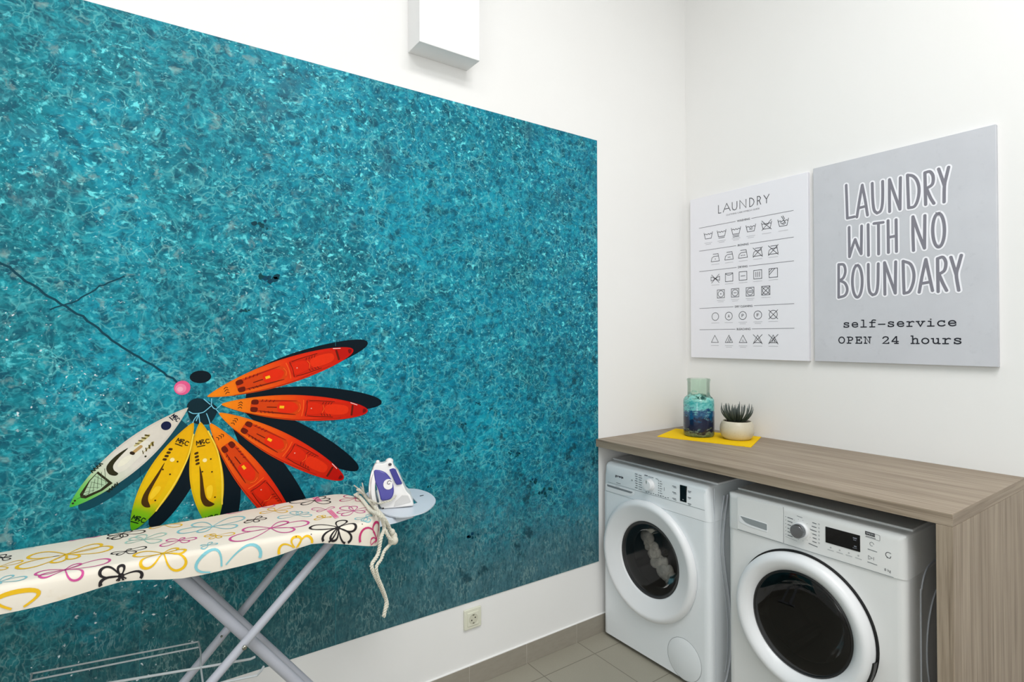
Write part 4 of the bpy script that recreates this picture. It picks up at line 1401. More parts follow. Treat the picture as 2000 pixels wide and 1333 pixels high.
# drum behind it
mb = MB().lathe([(0.184, -0.021), (0.182, -0.05), (0.205, -0.06), (0.215, -0.075), (0.215, -0.34), (0.10, -0.36), (0.004, -0.362)], cx, 'x', 60, False, True, -1)
mb.build('drum', M['drum'], t)
for k in range(3):
    a = PI / 2 + 2 * PI * k / 3
    p0 = (xf + 0.10, c1[0] + 0.205 * math.cos(a), c1[1] + 0.205 * math.sin(a))
    p1 = (xf + 0.33, c1[0] + 0.205 * math.cos(a), c1[1] + 0.205 * math.sin(a))
    MB().tube([p0, p1], 0.02, 10).build('drum_paddle', M['drum'], t)
# the wash: crumpled cloth in the drum
mb = MB()
for k in range(30):
    s = k / 29
    yy = c1[0] + 0.160 - 0.17 * s + random.uniform(-0.02, 0.02)
    zz = c1[1] + 0.030 - 0.16 * s + random.uniform(-0.025, 0.025)
    mb.ball((xf + 0.145 + random.uniform(-0.01, 0.02), yy, zz), random.uniform(0.016, 0.030), 0.8, random.uniform(0.6, 1.4), random.uniform(0.6, 1.4), 16, 10)
for v in mb.bm.verts:
    n = math.sin(v.co.y * 190 + v.co.z * 60) * math.sin(v.co.z * 170 - v.co.y * 40)
    v.co += v.co.normalized() * 0.004 * n
o = mb.build('laundry', M['laundry'])
tag(o, 'crumpled grey laundry inside the washing machine beside the mural wall', 'laundry')
# pump filter cover
fc = (xf, -0.505, 0.102)
ft = MB().lathe([(0.0845, 0.0), (0.0845, 0.0012), (0.083, 0.0018), (0.004, 0.0018)], fc, 'x', 64, False, True, -1).build('filter_cover', M['enamel'], t)
pr = Print((-1.2e-5, 0, 0))
ribbon_x(pr, disc2((0.505, 0.102), 0.0858, 72), 0.0016, XK, lin((156, 160, 162)), True)
pr.build('filter_seam', [M['ink']], ft)
# lid, embossed side, feet
MB().box(-0.62, -0.06, y1 + 0.004, y0 - 0.004, 0.846, 0.8545).build('top_lid', M['white_plastic'], t, 0.004)
mb = MB()
ys = y1 - 0.0005
w1 = spline([(-0.560, ys, 0.80), (-0.584, ys, 0.70), (-0.594, ys, 0.60), (-0.582, ys, 0.50), (-0.558, ys, 0.38), (-0.544, ys, 0.26), (-0.549, ys, 0.14), (-0.574, ys, 0.055), (-0.594, ys, 0.03)], 6)
mb.tube(w1, 0.0045, 8)
mb.tube([(p[0] - 0.022, p[1] + 0.002, p[2]) for p in w1[:-8]], 0.0035, 8)
mb.tube([(xf + 0.034, ys + 0.001, 0.03), (xf + 0.034, ys + 0.001, 0.84)], 0.0016, 6)
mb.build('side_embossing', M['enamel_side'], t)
for xx in (-0.62, -0.12):
    for yy in (y0 - 0.06, y1 + 0.06):
        MB().lathe([(0.022, 0.0), (0.022, 0.008), (0.012, 0.010), (0.012, 0.020)], (xx, yy, 0), 'z', 16).build('foot', M['black'], t)

# ---- right machine
t = thing('washing_machine', (-0.36, -1.018, 0), 'white front-loading washing machine with chrome dial, nearest the counter end panel, empty dark door', 'washing machine')
y0, y1, xf = -0.7090, -1.3165, -0.676
c2 = (-0.999, 0.4620)
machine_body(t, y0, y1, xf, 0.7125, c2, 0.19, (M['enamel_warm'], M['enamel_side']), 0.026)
mb = MB()
prof = [(-0.075, 0.713), (xf - 0.004, 0.713), (xf - 0.004, 0.835), (xf + 0.006, 0.8495), (-0.075, 0.8495)]
prof = fillet(prof, [0, 0.002, 0.012, 0.008, 0], 4)
cols = []
for yy, ins in ((y0, 0.022), (y0 - 0.0035, 0.012), (y0 - 0.010, 0.004), (y0 - 0.020, 0.0), (y1 + 0.024, 0.0), (y1 + 0.011, 0.004), (y1 + 0.003, 0.011), (y1, 0.020)):
    cols.append(mb.loop([(max(p[0], xf - 0.004 + ins) if p[0] < -0.1 else p[0], yy, p[1] - (ins * 0.2 if p[1] > 0.84 else 0)) for p in prof]))
for a, b in zip(cols, cols[1:]):
    mb.bridge(a, b)
mb.face(cols[0][::-1])
mb.face(cols[-1])
fas = mb.build('control_panel', M['enamel_warm'], t, 0, angle=40)
xp = xf - 0.004
XK = xp - 0.0006
pr = Print((-1.2e-5, 0, 0))
ribbon_x(pr, [(0.936, 0.716), (0.936, 0.845)], 0.0016, XK, SEAM)
ribbon_x(pr, [(0.754, 0.7145), (1.283, 0.7145)], 0.0016, XK, SEAM)
pr.polys(fit_text('Whirlpool', 0.789, 0.862, 0.806, 0.829, bold=0.006, shear=0.12), lambda q: (XK, -q[0], q[1]), lin((52, 52, 58)))
ring = [(0.829 + 0.0165 * math.cos(a), 0.815 + 0.0085 * math.sin(a) + 0.0035 * math.cos(a)) for a in np.linspace(0.3, 2 * PI - 0.6, 26)]
pr.polys(stroke(ring, [0.0012 + 0.0014 * math.sin(PI * i / 25) for i in range(26)]), lambda q: (XK, -q[0], q[1]), lin((52, 52, 58)))
for k in range(6):
    z = 0.812 - 0.0125 * k
    ribbon_x(pr, [(0.951, z), (0.951 + (0.020, 0.018, 0.013, 0.007, 0.010, 0.018)[k], z - 0.0015)], 0.0026, XK, SM)
    ribbon_x(pr, [(0.943, z + 0.001), (0.946, z + 0.001)], 0.0026, XK, lin((150, 152, 156)))
    z2 = 0.817 - 0.0128 * k
    ribbon_x(pr, [(1.050 - (0.012, 0.014, 0.02, 0.012, 0.011, 0.012)[k], z2), (1.052, z2 - 0.0015)], 0.0026, XK, SM)
    ribbon_x(pr, disc2((1.060, z2), 0.0022, 8), 0.0010, XK, lin((150, 152, 156)), True)
ribbon_x(pr, [(0.985, 0.826), (1.004, 0.824)], 0.0022, XK, lin((150, 152, 156)))
ribbon_x(pr, [(1.025, 0.742), (1.055, 0.738)], 0.0026, XK, SM)
ribbon_x(pr, [(0.943, 0.742), (0.985, 0.737)], 0.0012, XK, lin((160, 162, 166)))
for k in range(14):
    a = 2 * PI * k / 14
    p = (0.998 + 0.036 * math.cos(a), 0.780 + 0.036 * math.sin(a))
    pr.polys([disc2(p, 0.0011, 8)], lambda q: (XK, -q[0], q[1]), lin((150, 152, 156)))
for k in range(4):
    yk = 1.088 + 0.0285 * k
    ribbon_x(pr, [(yk, 0.741), (yk + 0.020, 0.740)], 0.0016, XK, lin((160, 162, 166)))
    pr.polys([disc2((yk + 0.010, 0.7495), 0.0028, 8)], lambda q: (XK, -q[0], q[1]), lin((178, 180, 182)))
# start/stop column, badge, recycling mark, load
pr.polys([[(1.204, 0.824), (1.232, 0.823), (1.232, 0.834), (1.204, 0.835)]], lambda q: (XK, -q[0], q[1]), lin((36, 36, 40)))
pr.polys(fit_text('FRESH', 1.207, 1.230, 0.8262, 0.8318), lambda q: (XK - 0.0002, -q[0], q[1]), lin((214, 216, 218)))
ribbon_x(pr, fillet([(1.204, 0.817), (1.246, 0.815), (1.246, 0.832), (1.232, 0.833)], 0.002, 2), 0.0010, XK, SM)
ribbon_x(pr, [(1.206, 0.820), (1.234, 0.8185)], 0.0018, XK, SM)
pr.polys(stroke(disc2((1.223, 0.7985), 0.0058, 16)[:14], 0.0012), lambda q: (XK, -q[0], q[1]), SM)
ribbon_x(pr, [(1.211, 0.780), (1.238, 0.778)], 0.0018, XK, SM)
ribbon_x(pr, [(1.213, 0.748), (1.224, 0.754), (1.213, 0.760)], 0.0012, XK, SM, True)
ribbon_x(pr, [(1.228, 0.749), (1.228, 0.759)], 0.0014, XK, SM)
ribbon_x(pr, [(1.210, 0.739), (1.238, 0.737)], 0.0018, XK, SM)
pr.polys(stroke(disc2((1.270, 0.779), 0.0082, 16)[2:12], 0.0018), lambda q: (XK, -q[0], q[1]), lin((70, 72, 78)))
pr.polys(stroke([(1.262, 0.777), (1.266, 0.770), (1.274, 0.770), (1.276, 0.776)], 0.0018), lambda q: (XK, -q[0], q[1]), lin((70, 72, 78)))
pr.polys(fit_text('8 kg', 1.258, 1.276, 0.7245, 0.735), lambda q: (XK, -q[0], q[1]), lin((80, 82, 88)))
pr.build('panel_print', [M['ink']], fas)
dsp = MB().box(xp - 0.0018, xp + 0.004, -1.189, -1.0815, 0.7625, 0.8155).build('display', M['black_gloss'], fas, 0.001)
pr = Print((-1.2e-5, 0, 0))
for (a, b, z, w) in ((1.168, 1.180, 0.803, 0.004), (1.169, 1.178, 0.797, 0.0022), (1.171, 1.179, 0.777, 0.004), (1.167, 1.180, 0.771, 0.0016)):
    pr.polys(stroke([(a, z), (b, z)], w, False, False), lambda q: (xp - 0.0020, -q[0], q[1]), lin((120, 124, 134)))
pr.build('display_marks', [M['ink']], dsp)
kc = (xp, -0.998, 0.780)
kb = MB().lathe([(0.0275, 0.0), (0.0275, 0.006), (0.0255, 0.008), (0.0255, 0.012), (0.010, 0.012)], kc, 'x', 40, True, True, -1).build('dial_base', M['white_plastic'], fas)
MB().lathe([(0.0235, 0.010), (0.0235, 0.028), (0.0215, 0.031), (0.010, 0.0312), (0.002, 0.0312)], kc, 'x', 40, True, True, -1).build('program_dial', M['chrome'], fas, label='chrome program dial')
# detergent drawer, its grip hollow drawn with a flat slab
dr = MB().box(xp - 0.0012, xp + 0.002, -0.934, -0.754, 0.7165, 0.842).build('detergent_drawer', M['enamel_warm'], t, 0.0008)
q = fillet([(0.762, 0.772), (0.876, 0.769), (0.876, 0.737), (0.800, 0.739), (0.768, 0.744), (0.760, 0.752)], [0.006, 0.006, 0.004, 0.02, 0.012, 0.006], 4)
MB().prism(q, lambda u, v, w: (w, -u, v), xp - 0.0024, xp - 0.001).build('grip_rim', M['white_plastic'], dr, 0.0008)
q = fillet([(0.767, 0.770), (0.8745, 0.767), (0.8745, 0.744), (0.806, 0.747), (0.784, 0.752)], [0.004, 0.003, 0.003, 0.014, 0.012], 4)
MB().prism(q, lambda u, v, w: (w, -u, v), xp - 0.0028, xp - 0.0022).build('grip_shade', plain('grip_shade_dark', (146, 152, 154), 0.6), dr)  # no hollow is cut; its shade is the grey of this slab
# door
cx = (xf, c2[0], c2[1])
dprof = [(0.229, 0.000), (0.2345, 0.006), (0.2365, 0.016), (0.2345, 0.030), (0.228, 0.041), (0.217, 0.047), (0.206, 0.046), (0.192, 0.039), (0.182, 0.029), (0.1755, 0.020), (0.172, 0.014), (0.172, 0.0)]
MB().lathe([(0.2420, 0.0), (0.2420, 0.002), (0.225, 0.002)], (cx[0], cx[1], cx[2]), 'x', 96, False, False, -1).build('door_shadow_gap', M['black'], t)
door = MB().lathe(dprof, cx, 'x', 96, False, False, -1).build('door', M['white_plastic'], t, 0, angle=60)
a0 = -0.28
q = []
for s in np.linspace(-0.17, 0.17, 9):
    q.append((-c2[0] + 0.2395 * math.cos(a0 + 0.02 + s), c2[1] + 0.2395 * math.sin(a0 + s)))
for s in np.linspace(0.17, -0.17, 9):
    q.append((-c2[0] + 0.2315 * math.cos(a0 + 0.02 + s), c2[1] + 0.2315 * math.sin(a0 + s)))
MB().prism(q, lambda u, v, w: (w, -u, v), xf - 0.030, xf - 0.006).build('door_handle', M['black'], door)
MB().lathe([(0.1735, 0.018), (0.168, 0.021), (0.163, 0.018), (0.150, 0.008), (0.140, -0.004), (0.134, -0.012), (0.134, -0.018), (0.172, -0.004)], cx, 'x', 72, False, False, -1).build('door_gasket', M['black'], door)
MB().lathe([(0.170, 0.016), (0.160, 0.022), (0.12, 0.0275), (0.06, 0.030), (0.004, 0.0305)], cx, 'x', 72, False, True, -1).build('door_glass', M['glass_door_dark'], door)
MB().lathe([(0.135, -0.012), (0.128, -0.03), (0.112, -0.07), (0.090, -0.095), (0.05, -0.106), (0.004, -0.108)], cx, 'x', 60, False, True, -1).build('glass_bowl', M['bowl_dark'], door)
MB().lathe([(0.189, -0.018), (0.186, -0.05), (0.205, -0.06), (0.218, -0.075), (0.218, -0.34), (0.10, -0.36), (0.004, -0.362)], cx, 'x', 60, False, True, -1).build('drum', M['drum_dark'], t)
for k in range(3):
    a = -PI / 2 + 0.6 + 2 * PI * k / 3
    MB().tube([(xf + 0.10, c2[0] + 0.205 * math.cos(a), c2[1] + 0.205 * math.sin(a)), (xf + 0.33, c2[0] + 0.205 * math.cos(a), c2[1] + 0.205 * math.sin(a))], 0.024, 10).build('drum_paddle', M['drum_dark'], t)
MB().box(-0.615, -0.06, y1 + 0.004, y0 - 0.004, 0.8480, 0.8555).build('top_lid', M['enamel_warm'], t, 0.003)
ys = y1 - 0.0005
mb = MB()
mb.tube(spline([(-0.575, ys, 0.03), (-0.575, ys, 0.60), (-0.568, ys, 0.66), (-0.545, ys, 0.70), (-0.505, ys, 0.722), (-0.40, ys, 0.728), (-0.15, ys, 0.728)], 6), 0.0030, 8)
mb.tube([(-0.40 + 0.13 * math.cos(a), ys, 0.45 + 0.19 * math.sin(a)) for a in np.linspace(0, 2 * PI, 41)[:-1]], 0.0030, 8, True)
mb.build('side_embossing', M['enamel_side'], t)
for xx in (-0.62, -0.12):
    for yy in (y0 - 0.06, y1 + 0.06):
        MB().lathe([(0.022, 0.0), (0.022, 0.008), (0.012, 0.010), (0.012, 0.020)], (xx, yy, 0), 'z', 16).build('foot', M['black'], t)

# ------------------------------------------------------------------ ironing board
ZT = 0.92
t = thing('ironing_board', (-2.45, -0.27, 0), 'folding ironing board with cream flower-print cover, standing before the sea mural', 'ironing board')
OUT = [(-3.30, -0.262), (-3.285, -0.215), (-3.24, -0.175), (-3.15, -0.145), (-3.02, -0.128), (-2.87, -0.120), (-2.55, -0.121), (-2.30, -0.105), (-2.12, -0.088), (-2.05, -0.087), (-2.005, -0.098), (-1.978, -0.130), (-1.961, -0.195), (-1.962, -0.30),
       (-1.972, -0.375), (-1.99, -0.425), (-2.025, -0.447), (-2.08, -0.449), (-2.16, -0.444), (-2.41, -0.414), (-2.66, -0.400), (-2.87, -0.391), (-3.02, -0.384), (-3.15, -0.370), (-3.24, -0.345), (-3.285, -0.305)]
OUT = [tuple(p) for p in spline(OUT, 6, True)]
NO = len(OUT)
NRM = []
for i in range(NO):
    d = np.array(OUT[(i + 1) % NO]) - np.array(OUT[i - 1])
    d /= np.linalg.norm(d)
    NRM.append(np.array([-d[1], d[0]]))       # outward for this clockwise outline
OA, NA = np.array(OUT), np.array(NRM)
RR = 0.016
NEAR_X = [-3.3, -3.15, -2.87, -2.66, -2.41, -2.16, -2.08, -2.025, -1.99, -1.95]
NEAR_Y = [-0.33, -0.370, -0.391, -0.400, -0.414, -0.444, -0.449, -0.447, -0.425, -0.40]
HEMX, HEMZ = [-3.3], [0.872]
for px, py in ((0, 1202), (50, 1192), (96, 1181), (150, 1164), (200, 1148), (235, 1138), (261, 1134), (332, 1134), (370, 1130), (407, 1122), (490, 1103), (540, 1088), (580, 1073), (618, 1061), (670, 1064), (735, 1066)):
    yy = -0.41
    for _i in range(6):
        P = at(px, py, 1, yy)
        yy = float(np.interp(P[0], NEAR_X, NEAR_Y))
    HEMX.append(P[0])
    HEMZ.append(P[2])
HEMX.append(-1.95)
HEMZ.append(HEMZ[-1])
def hem(p):
    if p[1] < -0.25:
        return float(np.interp(p[0], HEMX, HEMZ))
    if p[0] > -2.0:
        return 0.828 + 0.04 * max(0.0, min(1.0, (p[1] + 0.40) / 0.25))
    return 0.868
def cloth_profile(s):
    """distance over the edge -> (outward inset, height)"""
    if s <= 0:
        return (-RR - 0 + s, ZT)
    if s < PI / 2 * RR:
        a = s / RR
        return (-RR + RR * math.sin(a), ZT - RR + RR * math.cos(a))
    return (0.0, ZT - RR - (s - PI / 2 * RR))
mb = MB()
rings = []
inner = mb.loop([tuple(OA[i] - NA[i] * RR) + (ZT,) for i in range(NO)])
rings.append(inner)
for a in (0.35, 0.7, 1.05, 1.4):
    rings.append(mb.loop([tuple(OA[i] - NA[i] * RR * (1 - math.sin(a))) + (ZT - RR + RR * math.cos(a),) for i in range(NO)]))
for q in (0.25, 0.6, 1.0):
    rings.append(mb.loop([tuple(OA[i] + NA[i] * (-0.002 if q == 1.0 else 0.0)) + (ZT - RR - q * (ZT - RR - hem(OA[i])),) for i in range(NO)]))
rings.append(mb.loop([tuple(OA[i] - NA[i] * 0.012) + (hem(OA[i]) + 0.004,) for i in range(NO)]))
for a, b in zip(rings, rings[1:]):
    mb.bridge(a, b)
mb.face(inner)
cov = mb.build('cover', M['cover'], t, 0, angle=60)
mb = MB()
lo = mb.loop([tuple(OA[i] - NA[i] * 0.014) + (ZT - 0.028,) for i in range(NO)])
hi = mb.loop([tuple(OA[i] - NA[i] * 0.014) + (ZT - 0.006,) for i in range(NO)])
mb.bridge(lo, hi)
mb.face(lo)
mb.face(hi)
mb.build('board_base', M['tray'], t)

# printed flowers: loops drawn in the plane of the unfolded cloth, then wrapped over the edge
def unfold_to_3d(p, lift=0.0009):
    p = np.asarray(p, float)
    d = ((OA - p) ** 2).sum(1)
    i = int(np.argmin(d))
    best = None
    for j in (i - 1, i):
        a, b = OA[j], OA[(j + 1) % NO]
        ab = b - a
        s = min(1, max(0, (p - a) @ ab / (ab @ ab)))
        q = a + ab * s
        n = NA[j] * (1 - s) + NA[(j + 1) % NO] * s
        n /= np.linalg.norm(n)
        dd = np.linalg.norm(p - q)
        if best is None or dd < best[0]:
            best = (dd, q, n)
    dd, q, n = best
    s = (p - q) @ n + RR            # length past the start of the rounded edge
    if s <= 0:
        return np.array([p[0], p[1], ZT + lift])
    s = min(s, PI / 2 * RR + (ZT - RR - hem(q)))
    ins, z = cloth_profile(s)
    if s < PI / 2 * RR:
        a = s / RR
        e = n * (ins + lift * math.sin(a))
        return np.array([q[0] + e[0], q[1] + e[1], z + lift * math.cos(a)])
    e = n * (ins + lift)
    return np.array([q[0] + e[0], q[1] + e[1], z])
# table of edge points as seen in the photo, to find where a print sits on the cloth
SIDE = []
for i in range(0, NO):
    if NA[i] @ (CAM[:2] - OA[i]) > 0:
        for s in np.linspace(0.0, 0.105, 36):
            p = OA[i] + NA[i] * (s - RR)
            SIDE.append((p, proj(unfold_to_3d(p, 0) if s < 0.06 else np.append(OA[i], cloth_profile(s)[1]))))
SP = np.array([s[1] for s in SIDE])
SQ = np.array([s[0] for s in SIDE])
def inside(p):
    c = False
    for i in range(NO):
        a, b = OUT[i], OUT[i - 1]
        if (a[1] > p[1]) != (b[1] > p[1]) and p[0] < (b[0] - a[0]) * (p[1] - a[1]) / (b[1] - a[1]) + a[0]:
            c = not c
    return c
def cl(px, py):
    P = at(px, py, 2, ZT)[:2]
    if inside(P) and np.sqrt(((OA - P) ** 2).sum(1).min()) > RR:
        return P
    k = int(np.argmin(((SP - np.array([px, py])) ** 2).sum(1)))
    if ((SP[k] - np.array([px, py])) ** 2).sum() > 30 ** 2 and P[1] > -0.2:
        return P
    return SQ[k]
pr = Print((0, -6e-6, 1.2e-5))
def past_hem(p):
    k = int(np.argmin(((OA - p) ** 2).sum(1)))
    s = (p - OA[k]) @ NA[k] + RR
    return s > PI / 2 * RR + (ZT - RR - hem(OA[k])) - 0.0015
def clothpolys(pl, color):
    for poly in pl:
        if any(past_hem(np.array(q)) for q in poly):
            continue
        pr.poly([unfold_to_3d(q) for q in poly], color)
FC = {'y': lin((232, 186, 34)), 'p': lin((206, 84, 150)), 'k': lin((38, 34, 36)), 'b': lin((132, 196, 206)), 'g': lin((160, 202, 190)), 'c': lin((196, 56, 112))}
def petal(c, tip, col, lw, fat_=0.5):
    c, tip = np.array(c), np.array(tip)
    L = np.linalg.norm(tip - c)
    if L < 1e-4:
        return
    d = (tip - c) / L
    n = np.array([-d[1], d[0]])
    m = 22
    pts, ws = [], []
    for i in range(m + 1):
        q = i / m
        pts.append(c + d * L * math.sin(PI * q) + n * (fat_ * L / 2) * math.sin(2 * PI * q))
        ws.append(lw * (0.55 + 0.75 * math.sin(PI * q) ** 2 if True else 1))
    clothpolys(stroke(pts, ws, False, False), FC[col])
def flower(cr, c, tips, col, lw=None, fat_=0.52, heart=True):
    (ox, oy, sc) = cr
    cc = cl(ox + c[0] / sc, oy + c[1] / sc)
    T = [cl(ox + q[0] / sc, oy + q[1] / sc) for q in tips]
    L = max(np.linalg.norm(np.array(q) - cc) for q in T)
    w = lw or max(0.0022, 0.055 * L)
    for q in T:
        petal(cc, q, col, w, fat_)
    if heart:
        clothpolys([disc2(cc, w * 1.3, 10)], FC[col])
c1_, c2_, c3_ = (0, 1030, 6.6667), (280, 980, 6.6667), (540, 930, 7.6923)
flower(c1_, (870, 360), [(395, 375), (1310, 225), (1455, 275), (225, 540), (720, 468), (985, 410)], 'y', 0.0055)
flower(c1_, (850, 560), [(1040, 480), (1430, 432), (950, 665), (465, 612), (590, 655)], 'p', 0.0042)
flower(c1_, (1450, 640), [(1222, 560), (1600, 498), (1812, 640), (1225, 760), (1370, 770), (1560, 720)], 'k', 0.0052)
flower(c1_, (1640, 320), [(1450, 350), (1905, 265), (1700, 288), (1530, 370), (1755, 340)], 'k', 0.0030)
flower(c1_, (1590, 90), [(1410, 105), (1885, 62), (1712, 48), (1412, 155), (1500, 165), (1625, 130)], 'k', 0.0032)
flower(c1_, (1080, 150), [(900, 175), (1300, 110)], 'p', 0.0034, heart=False)
flower(c1_, (345, 1090), [(335, 832)], 'y', 0.0080, 1.7, False)
flower(c1_, (-20, 720), [(150, 632), (342, 662), (55, 775)], 'b', 0.0032)
flower(c1_, (40, 405), [(142, 380), (105, 430), (-60, 400), (30, 365)], 'k', 0.003)
flower(c1_, (-10, 520), [(292, 442), (60, 555)], 'y', 0.0032)
flower(c1_, (150, 300), [(470, 248), (20, 325)], 'b', 0.0022, heart=False)
flower(c2_, (275, 305), [(85, 355), (482, 322), (512, 252), (330, 268)], 'y', 0.0034)
flower(c2_, (900, 330), [(448, 402), (665, 290), (1292, 200), (1212, 330), (720, 405)], 'b', 0.0044)
flower(c2_, (10, 500), [(285, 415), (205, 530), (-160, 480), (-40, 440), (-230, 540)], 'g', 0.0036)
flower(c2_, (470, 510), [(228, 586), (310, 505), (690, 482), (580, 532), (525, 475)], 'p', 0.0032)
flower(c2_, (260, 680), [(-110, 692), (60, 850), (420, 865), (440, 612), (548, 640)], 'y', 0.0052)
flower(c2_, (845, 570), [(965, 552), (750, 575), (820, 622), (880, 535)], 'b', 0.0026)
flower(c2_, (950, 450), [(800, 452), (1188, 420), (870, 492), (1000, 475), (880, 430)], 'y', 0.0028)
flower(c2_, (955, 915), [(845, 712)], 'b', 0.0060, 0.95, False)
flower(c2_, (1000, 890), [(1400, 625)], 'b', 0.0060, 0.55, False)
flower(c2_, (1660, 350), [(1300, 368), (1150, 515), (1860, 262), (2150, 275), (1945, 388)], 'p', 0.0050)
flower(c2_, (1450, 235), [(1325, 282), (1600, 225), (1532, 195), (1350, 252), (1485, 268)], 'k', 0.0030)
flower(c2_, (1430, 70), [(1045, 152)], 'p', 0.0034, 0.6, False)
flower(c2_, (1470, 55), [(1700, 60)], 'p', 0.0034, 0.6, False)
flower(c2_, (1710, 125), [(1520, 155), (1932, 65), (1865, 140), (1645, 92)], 'y', 0.0030)
flower(c2_, (1900, 615), [(1905, 465), (1720, 650)], 'y', 0.0052, 0.75, False)
flower(c3_, (240, 1080), [(505, 945)], 'y', 0.0052, 0.7, False)
flower(c3_, (570, 375), [(200, 392), (385, 438), (802, 350), (790, 412), (715, 312)], 'k', 0.0036)
flower(c3_, (740, 510), [(540, 495), (862, 470), (610, 540)], 'p', 0.0026)
flower(c3_, (320, 590), [(20, 632), (520, 602), (240, 540), (350, 538), (480, 552)], 'b', 0.0028)
flower(c3_, (720, 630), [(572, 662), (822, 620), (620, 610), (700, 598)], 'y', 0.0028)
flower(c3_, (1160, 530), [(912, 556), (990, 468), (1380, 490), (1320, 552), (1000, 602), (1150, 460)], 'p', 0.0032)
flower(c3_, (1190, 340), [(955, 378), (1040, 295), (1260, 382)], 'c', 0.003)
flower(c3_, (930, 780), [(510, 775), (1000, 672), (1180, 760), (760, 985), (870, 975), (1075, 990)], 'k', 0.0055)
flower(c3_, (1350, 625), [(1180, 652), (1432, 600), (1300, 685), (1400, 580), (1370, 690)], 'b', 0.0028)
flower(c3_, (1500, 960), [(1262, 965), (1490, 705), (1400, 1020)], 'c', 0.0055, 0.7)
# small pink printed tags among the flowers
def ptag(cr, quad):
    ox, oy, sc = cr
    q = [cl(ox + p[0] / sc, oy + p[1] / sc) for p in quad]
    clothpolys([q], lin((238, 160, 186)))
    a, b, c, d = [np.array(v) for v in q]
    for s in (0.15, 0.4, 0.62, 0.85):
        clothpolys(stroke([a + (d - a) * s + (b - a) * 0.1, b + (c - b) * s - (b - a) * 0.1], 0.0016, False, False), lin((206, 70, 120)))
ptag(c3_, [(530, 335), (610, 395), (690, 385), (620, 310)])
ptag(c3_, [(750, 525), (880, 650), (940, 625), (820, 505)])
for px, py in ((755, 0), (455, 880), (175, 930), (1268, 740), (1465, 548)):
    if py:
        clothpolys([disc2(cl(540 + px / 7.6923, 930 + py / 7.6923), 0.0016, 8)], lin((70, 60, 56)))
pr.build('flower_print', [flat_ink('fabric_dye', 0.85)], cov)

# legs: two crossed pairs of painted steel tube with feet bars
LEGS = []
def leg(p, q, r=0.0125, sq=1.0):
    P, Q = np.array(p, float), np.array(q, float)
    LEGS.append((P, Q))
    return MB().tube([P, Q], r, 14).build('leg', M['legs'], t)
leg((-2.537, -0.325, 0.889), (-1.868, -0.305, 0.016), 0.0150)
leg((-2.537, -0.222, 0.889), (-1.868, -0.202, 0.016), 0.0140)
leg((-2.075, -0.358, 0.889), (-3.042, -0.442, 0.016), 0.0118)
leg((-2.075, -0.168, 0.889), (-2.952, -0.240, 0.016), 0.0118)
MB().tube([(-1.868, -0.36, 0.0145), (-1.868, -0.15, 0.0145)], 0.0135, 12).build('foot_bar', M['legs'], t)
MB().tube([(-3.052, -0.50, 0.0145), (-2.945, -0.185, 0.0145)], 0.0135, 12).build('foot_bar', M['legs'], t)
MB().tube([(-2.537, -0.37, 0.884), (-2.537, -0.17, 0.884)], 0.010, 10).build('hinge_bar', M['legs'], t)
MB().tube([(-2.075, -0.38, 0.884), (-2.075, -0.145, 0.884)], 0.010, 10).build('hinge_bar', M['legs'], t)
def bolt(px, py, y, r=0.0062):
    p = at(px, py, 1, y)
    return MB().lathe([(r, 0.0), (r, 0.003), (r * 0.6, 0.005)], p, 'y', 16, True, True, -1).build('bolt', M['bolt'], t)
bolt(477.5, 1265.5, -0.404)
bolt(463.5, 1221.5, -0.235, 0.0055)
bolt(432.5, 1243.5, -0.208, 0.003)
# wire laundry rack under the board
ZR = 0.565
mb = MB()
def rk(px, py, z=ZR):
    return at(px, py, 2, z)
WR = 0.0024
a, b = rk(60, 1317), rk(388, 1254)
mb.tube([a, b], WR, 8)
a2, b2 = rk(60, 1330), rk(388, 1265)
mb.tube([a2, b2], WR, 8)
mb.tube([a, rk(62, 1319), rk(60, 1330), rk(40, 1362)], WR, 8)
mb.tube([b, rk(392, 1275), rk(392, 1302), rk(396, 1333), rk(400, 1362)], WR, 8)
mb.tube([rk(150, 1345), rk(230, 1332), rk(392, 1305), rk(490, 1288), rk(498, 1284)], 0.0034, 8)
mb.tube([rk(400, 1345), rk(440, 1333), rk(502, 1320), rk(510, 1311), rk(515, 1303)], 0.0030, 8)
mb.tube([rk(230, 1390), rk(400, 1345)], 0.0030, 8)
mb.build('wire_rack', M['wire'], t)

# iron rest: oval tray with a cut-out and a rim, on two bars
ZI = 0.893
oval = [(680 + q[0] / 9.52, 890 + q[1] / 9.52) for q in ((1060, 617), (1250, 622), (1400, 655), (1520, 705), (1600, 775), (1628, 835), (1600, 905), (1520, 985), (1400, 1055), (1200, 1112), (1000, 1140), (850, 1130), (730, 1105), (600, 1040), (430, 930), (350, 800), (340, 700), (500, 655), (800, 625))]
ov = [tuple(at(px, py, 2, ZI)[:2]) for px, py in oval]
ov = [tuple(p) for p in spline(ov, 5, True)]
holes = [(680 + q[0] / 9.52, 890 + q[1] / 9.52) for q in ((1140, 770), (1190, 780), (1290, 880), (1215, 905), (1120, 860))]
hq = [tuple(at(px, py, 2, ZI)[:2]) for px, py in holes]
def cast(poly, c, a):
    """where a ray from c at angle a leaves the polygon"""
    d = np.array([math.cos(a), math.sin(a)])
    best = 0.0
    for i in range(len(poly)):
        p, q = np.array(poly[i]), np.array(poly[i - 1])
        e = q - p
        den = d[0] * e[1] - d[1] * e[0]
        if abs(den) < 1e-12:
            continue
        r = p - c
        tt = (r[0] * e[1] - r[1] * e[0]) / den
        ss = (r[0] * d[1] - r[1] * d[0]) / den
        if tt > best and -1e-9 <= ss <= 1 + 1e-9:
            best = tt
    return c + d * best
hc = np.mean(np.array(hq), axis=0)
angs = [2 * PI * i / 96 for i in range(96)]
mb = MB()
